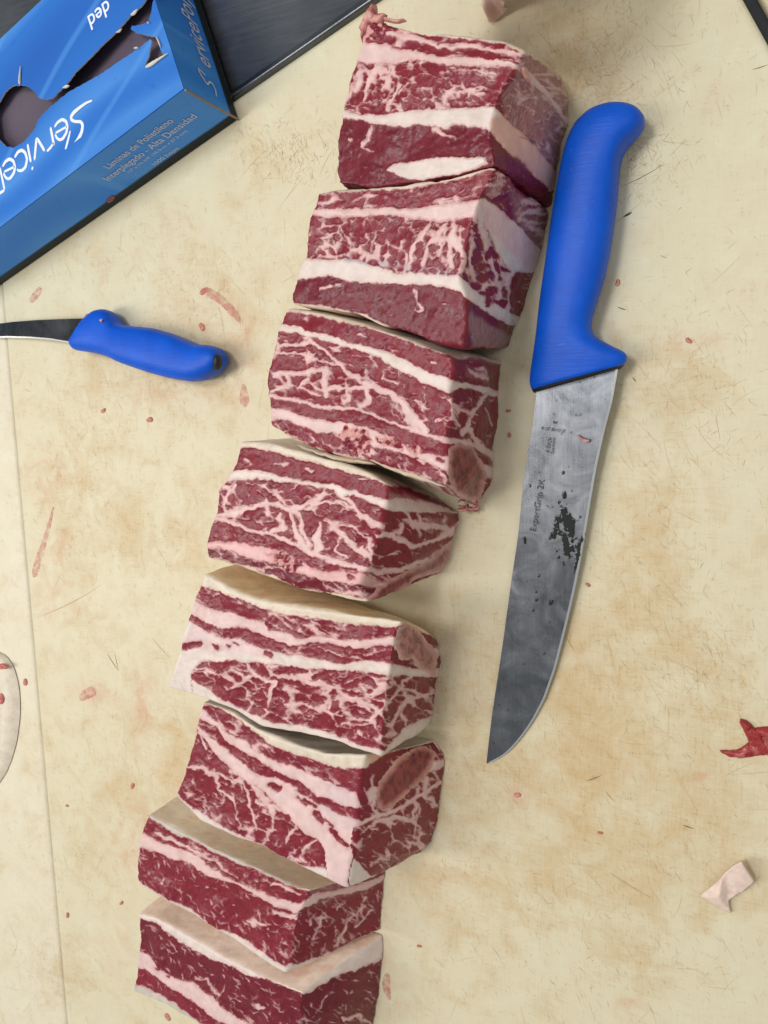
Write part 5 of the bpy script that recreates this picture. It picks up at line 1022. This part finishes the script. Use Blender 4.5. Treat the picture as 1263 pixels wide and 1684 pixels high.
SMEAR, nt_, b_ = new_mat('blood_smear')
tr = nt_.nodes.new('ShaderNodeBsdfTransparent'); mx = nt_.nodes.new('ShaderNodeMixShader'); out = nt_.nodes['Material Output']
n_ = noise(nt_, coords(nt_), 170, 5, 0.75); r_ = ramp(nt_, n_, [(0.38, (0.0,)*3), (0.66, (0.75,)*3)]); lk(nt_, r_.outputs[0], mx.inputs[0]); lk(nt_, tr.outputs[0], mx.inputs[1]); lk(nt_, b_.outputs[0], mx.inputs[2]); lk(nt_, mx.outputs[0], out.inputs[0])
b_.inputs['Base Color'].default_value = (*lin(212, 128, 114), 1); b_.inputs['Roughness'].default_value = 0.4
def smear(pts, label, th=0.0003):
    V, F = join([ribbon_geo(p, 0.00025, th, jit=0.0006, seed=int(p[0][0]), seg=7) for p in pts]); o = mesh_obj('blood_smear', V, F, SMEAR, origin=V.mean(0)); tag(o, label, 'smear')
smear([[(333, 476, 5), (345, 482, 7), (360, 490, 7), (373, 503, 6), (384, 514, 7), (396, 530, 3)]], 'long pink blood smear on the board above the small knife handle')
smear([[(49, 496, 4), (58, 486, 6), (68, 474, 4)]], 'short pink smear below the carton at the far left')
smear([[(400, 632, 3), (401, 648, 8), (402, 660, 9), (399, 670, 4)]], 'pale pink oval smear right of the small knife butt')
smear([[(55, 950, 5), (60, 930, 6), (68, 905, 5), (76, 880, 4), (83, 855, 3), (88, 832, 1)]], 'long narrow red streak on the board near the left seam')
smear([[(130, 1150, 4), (148, 1138, 8), (158, 1134, 5)]], 'small pink smudge left of the fifth meat block')
smear([[(638, 1600, 4), (634, 1620, 7), (640, 1645, 4)]], 'pink smudge beside the bottom meat block')
for k, (x, y, r) in enumerate([(334, 479, 7), (333, 538, 8), (247, 690, 6), (42, 1122, 6), (112, 1505, 5), (275, 1672, 8), (218, 1292, 5), (200, 1485, 4), (838, 716, 5), (836, 676, 5), (1132, 560, 7), (850, 1308, 7), (986, 1370, 5), (1016, 466, 7), (968, 962, 5), (690, 1555, 4), (170, 676, 5), (110, 1325, 3)]):
    rn = random.Random(k); a = rn.uniform(0, 6.3)
    g = ribbon_geo([(x-r*math.cos(a), y-r*math.sin(a), r*0.35), (x, y, r*rn.uniform(0.45, 0.7)), (x+r*0.8*math.cos(a+.5), y+r*0.8*math.sin(a+.5), r*0.4)], 0.0001, 0.0009, jit=0.0006, seed=40+k, sm=2, seg=7)
    tissue('meat_bit', [g], None, rn.uniform(-1.5, 2), lin(202, 130, 114), lin(218, 170, 150), 'tiny pink meat crumb stuck to the cream board', 'meat bit', 'crumbs scattered on the board')
tissue('meat_bit', [ribbon_geo(zn([(436, 200, 6), (430, 235, 9), (415, 268, 9), (412, 280, 4)]), 0.0155, 0.002, jit=0.0008, seed=90)], None, 1.5, lin(206, 120, 110), lin(238, 180, 168), 'pink shred caught at the small knife bolster', 'meat bit')
tissue('meat_bit', [ribbon_geo(zn([(498, 228, 5), (506, 236, 8)]), 0.0208, 0.0012, jit=0.0003, seed=91)], None, 2, lin(220, 150, 130), lin(240, 190, 170), 'pale crumb on the blue thumb rest of the small knife', 'meat bit')
tissue('meat_bit', [ribbon_geo([(*zl(690, 390), 1.4), (*zl(750, 440), 2.6), (*zl(800, 462), 3.2), (*zl(840, 450), 1.5)], 0.0112, 0.0006, jit=0.0004, seed=92)], None, 1, lin(190, 140, 136), lin(206, 180, 176), 'thin pink sliver on the broad blade near its handle', 'meat bit')
pb = on_plane(182, 327, bp(0, 0, 0), -E2)
tissue('meat_bit', [ellipsoid(pb-E2*0.0003, (E1*0.0045+E3*0.001, E3*0.0022, E2*0.0008), 16, 8)], None, -2, lin(130, 66, 62), lin(220, 190, 180), 'dried red meat crumb stuck to the front of the blue carton', 'meat bit')
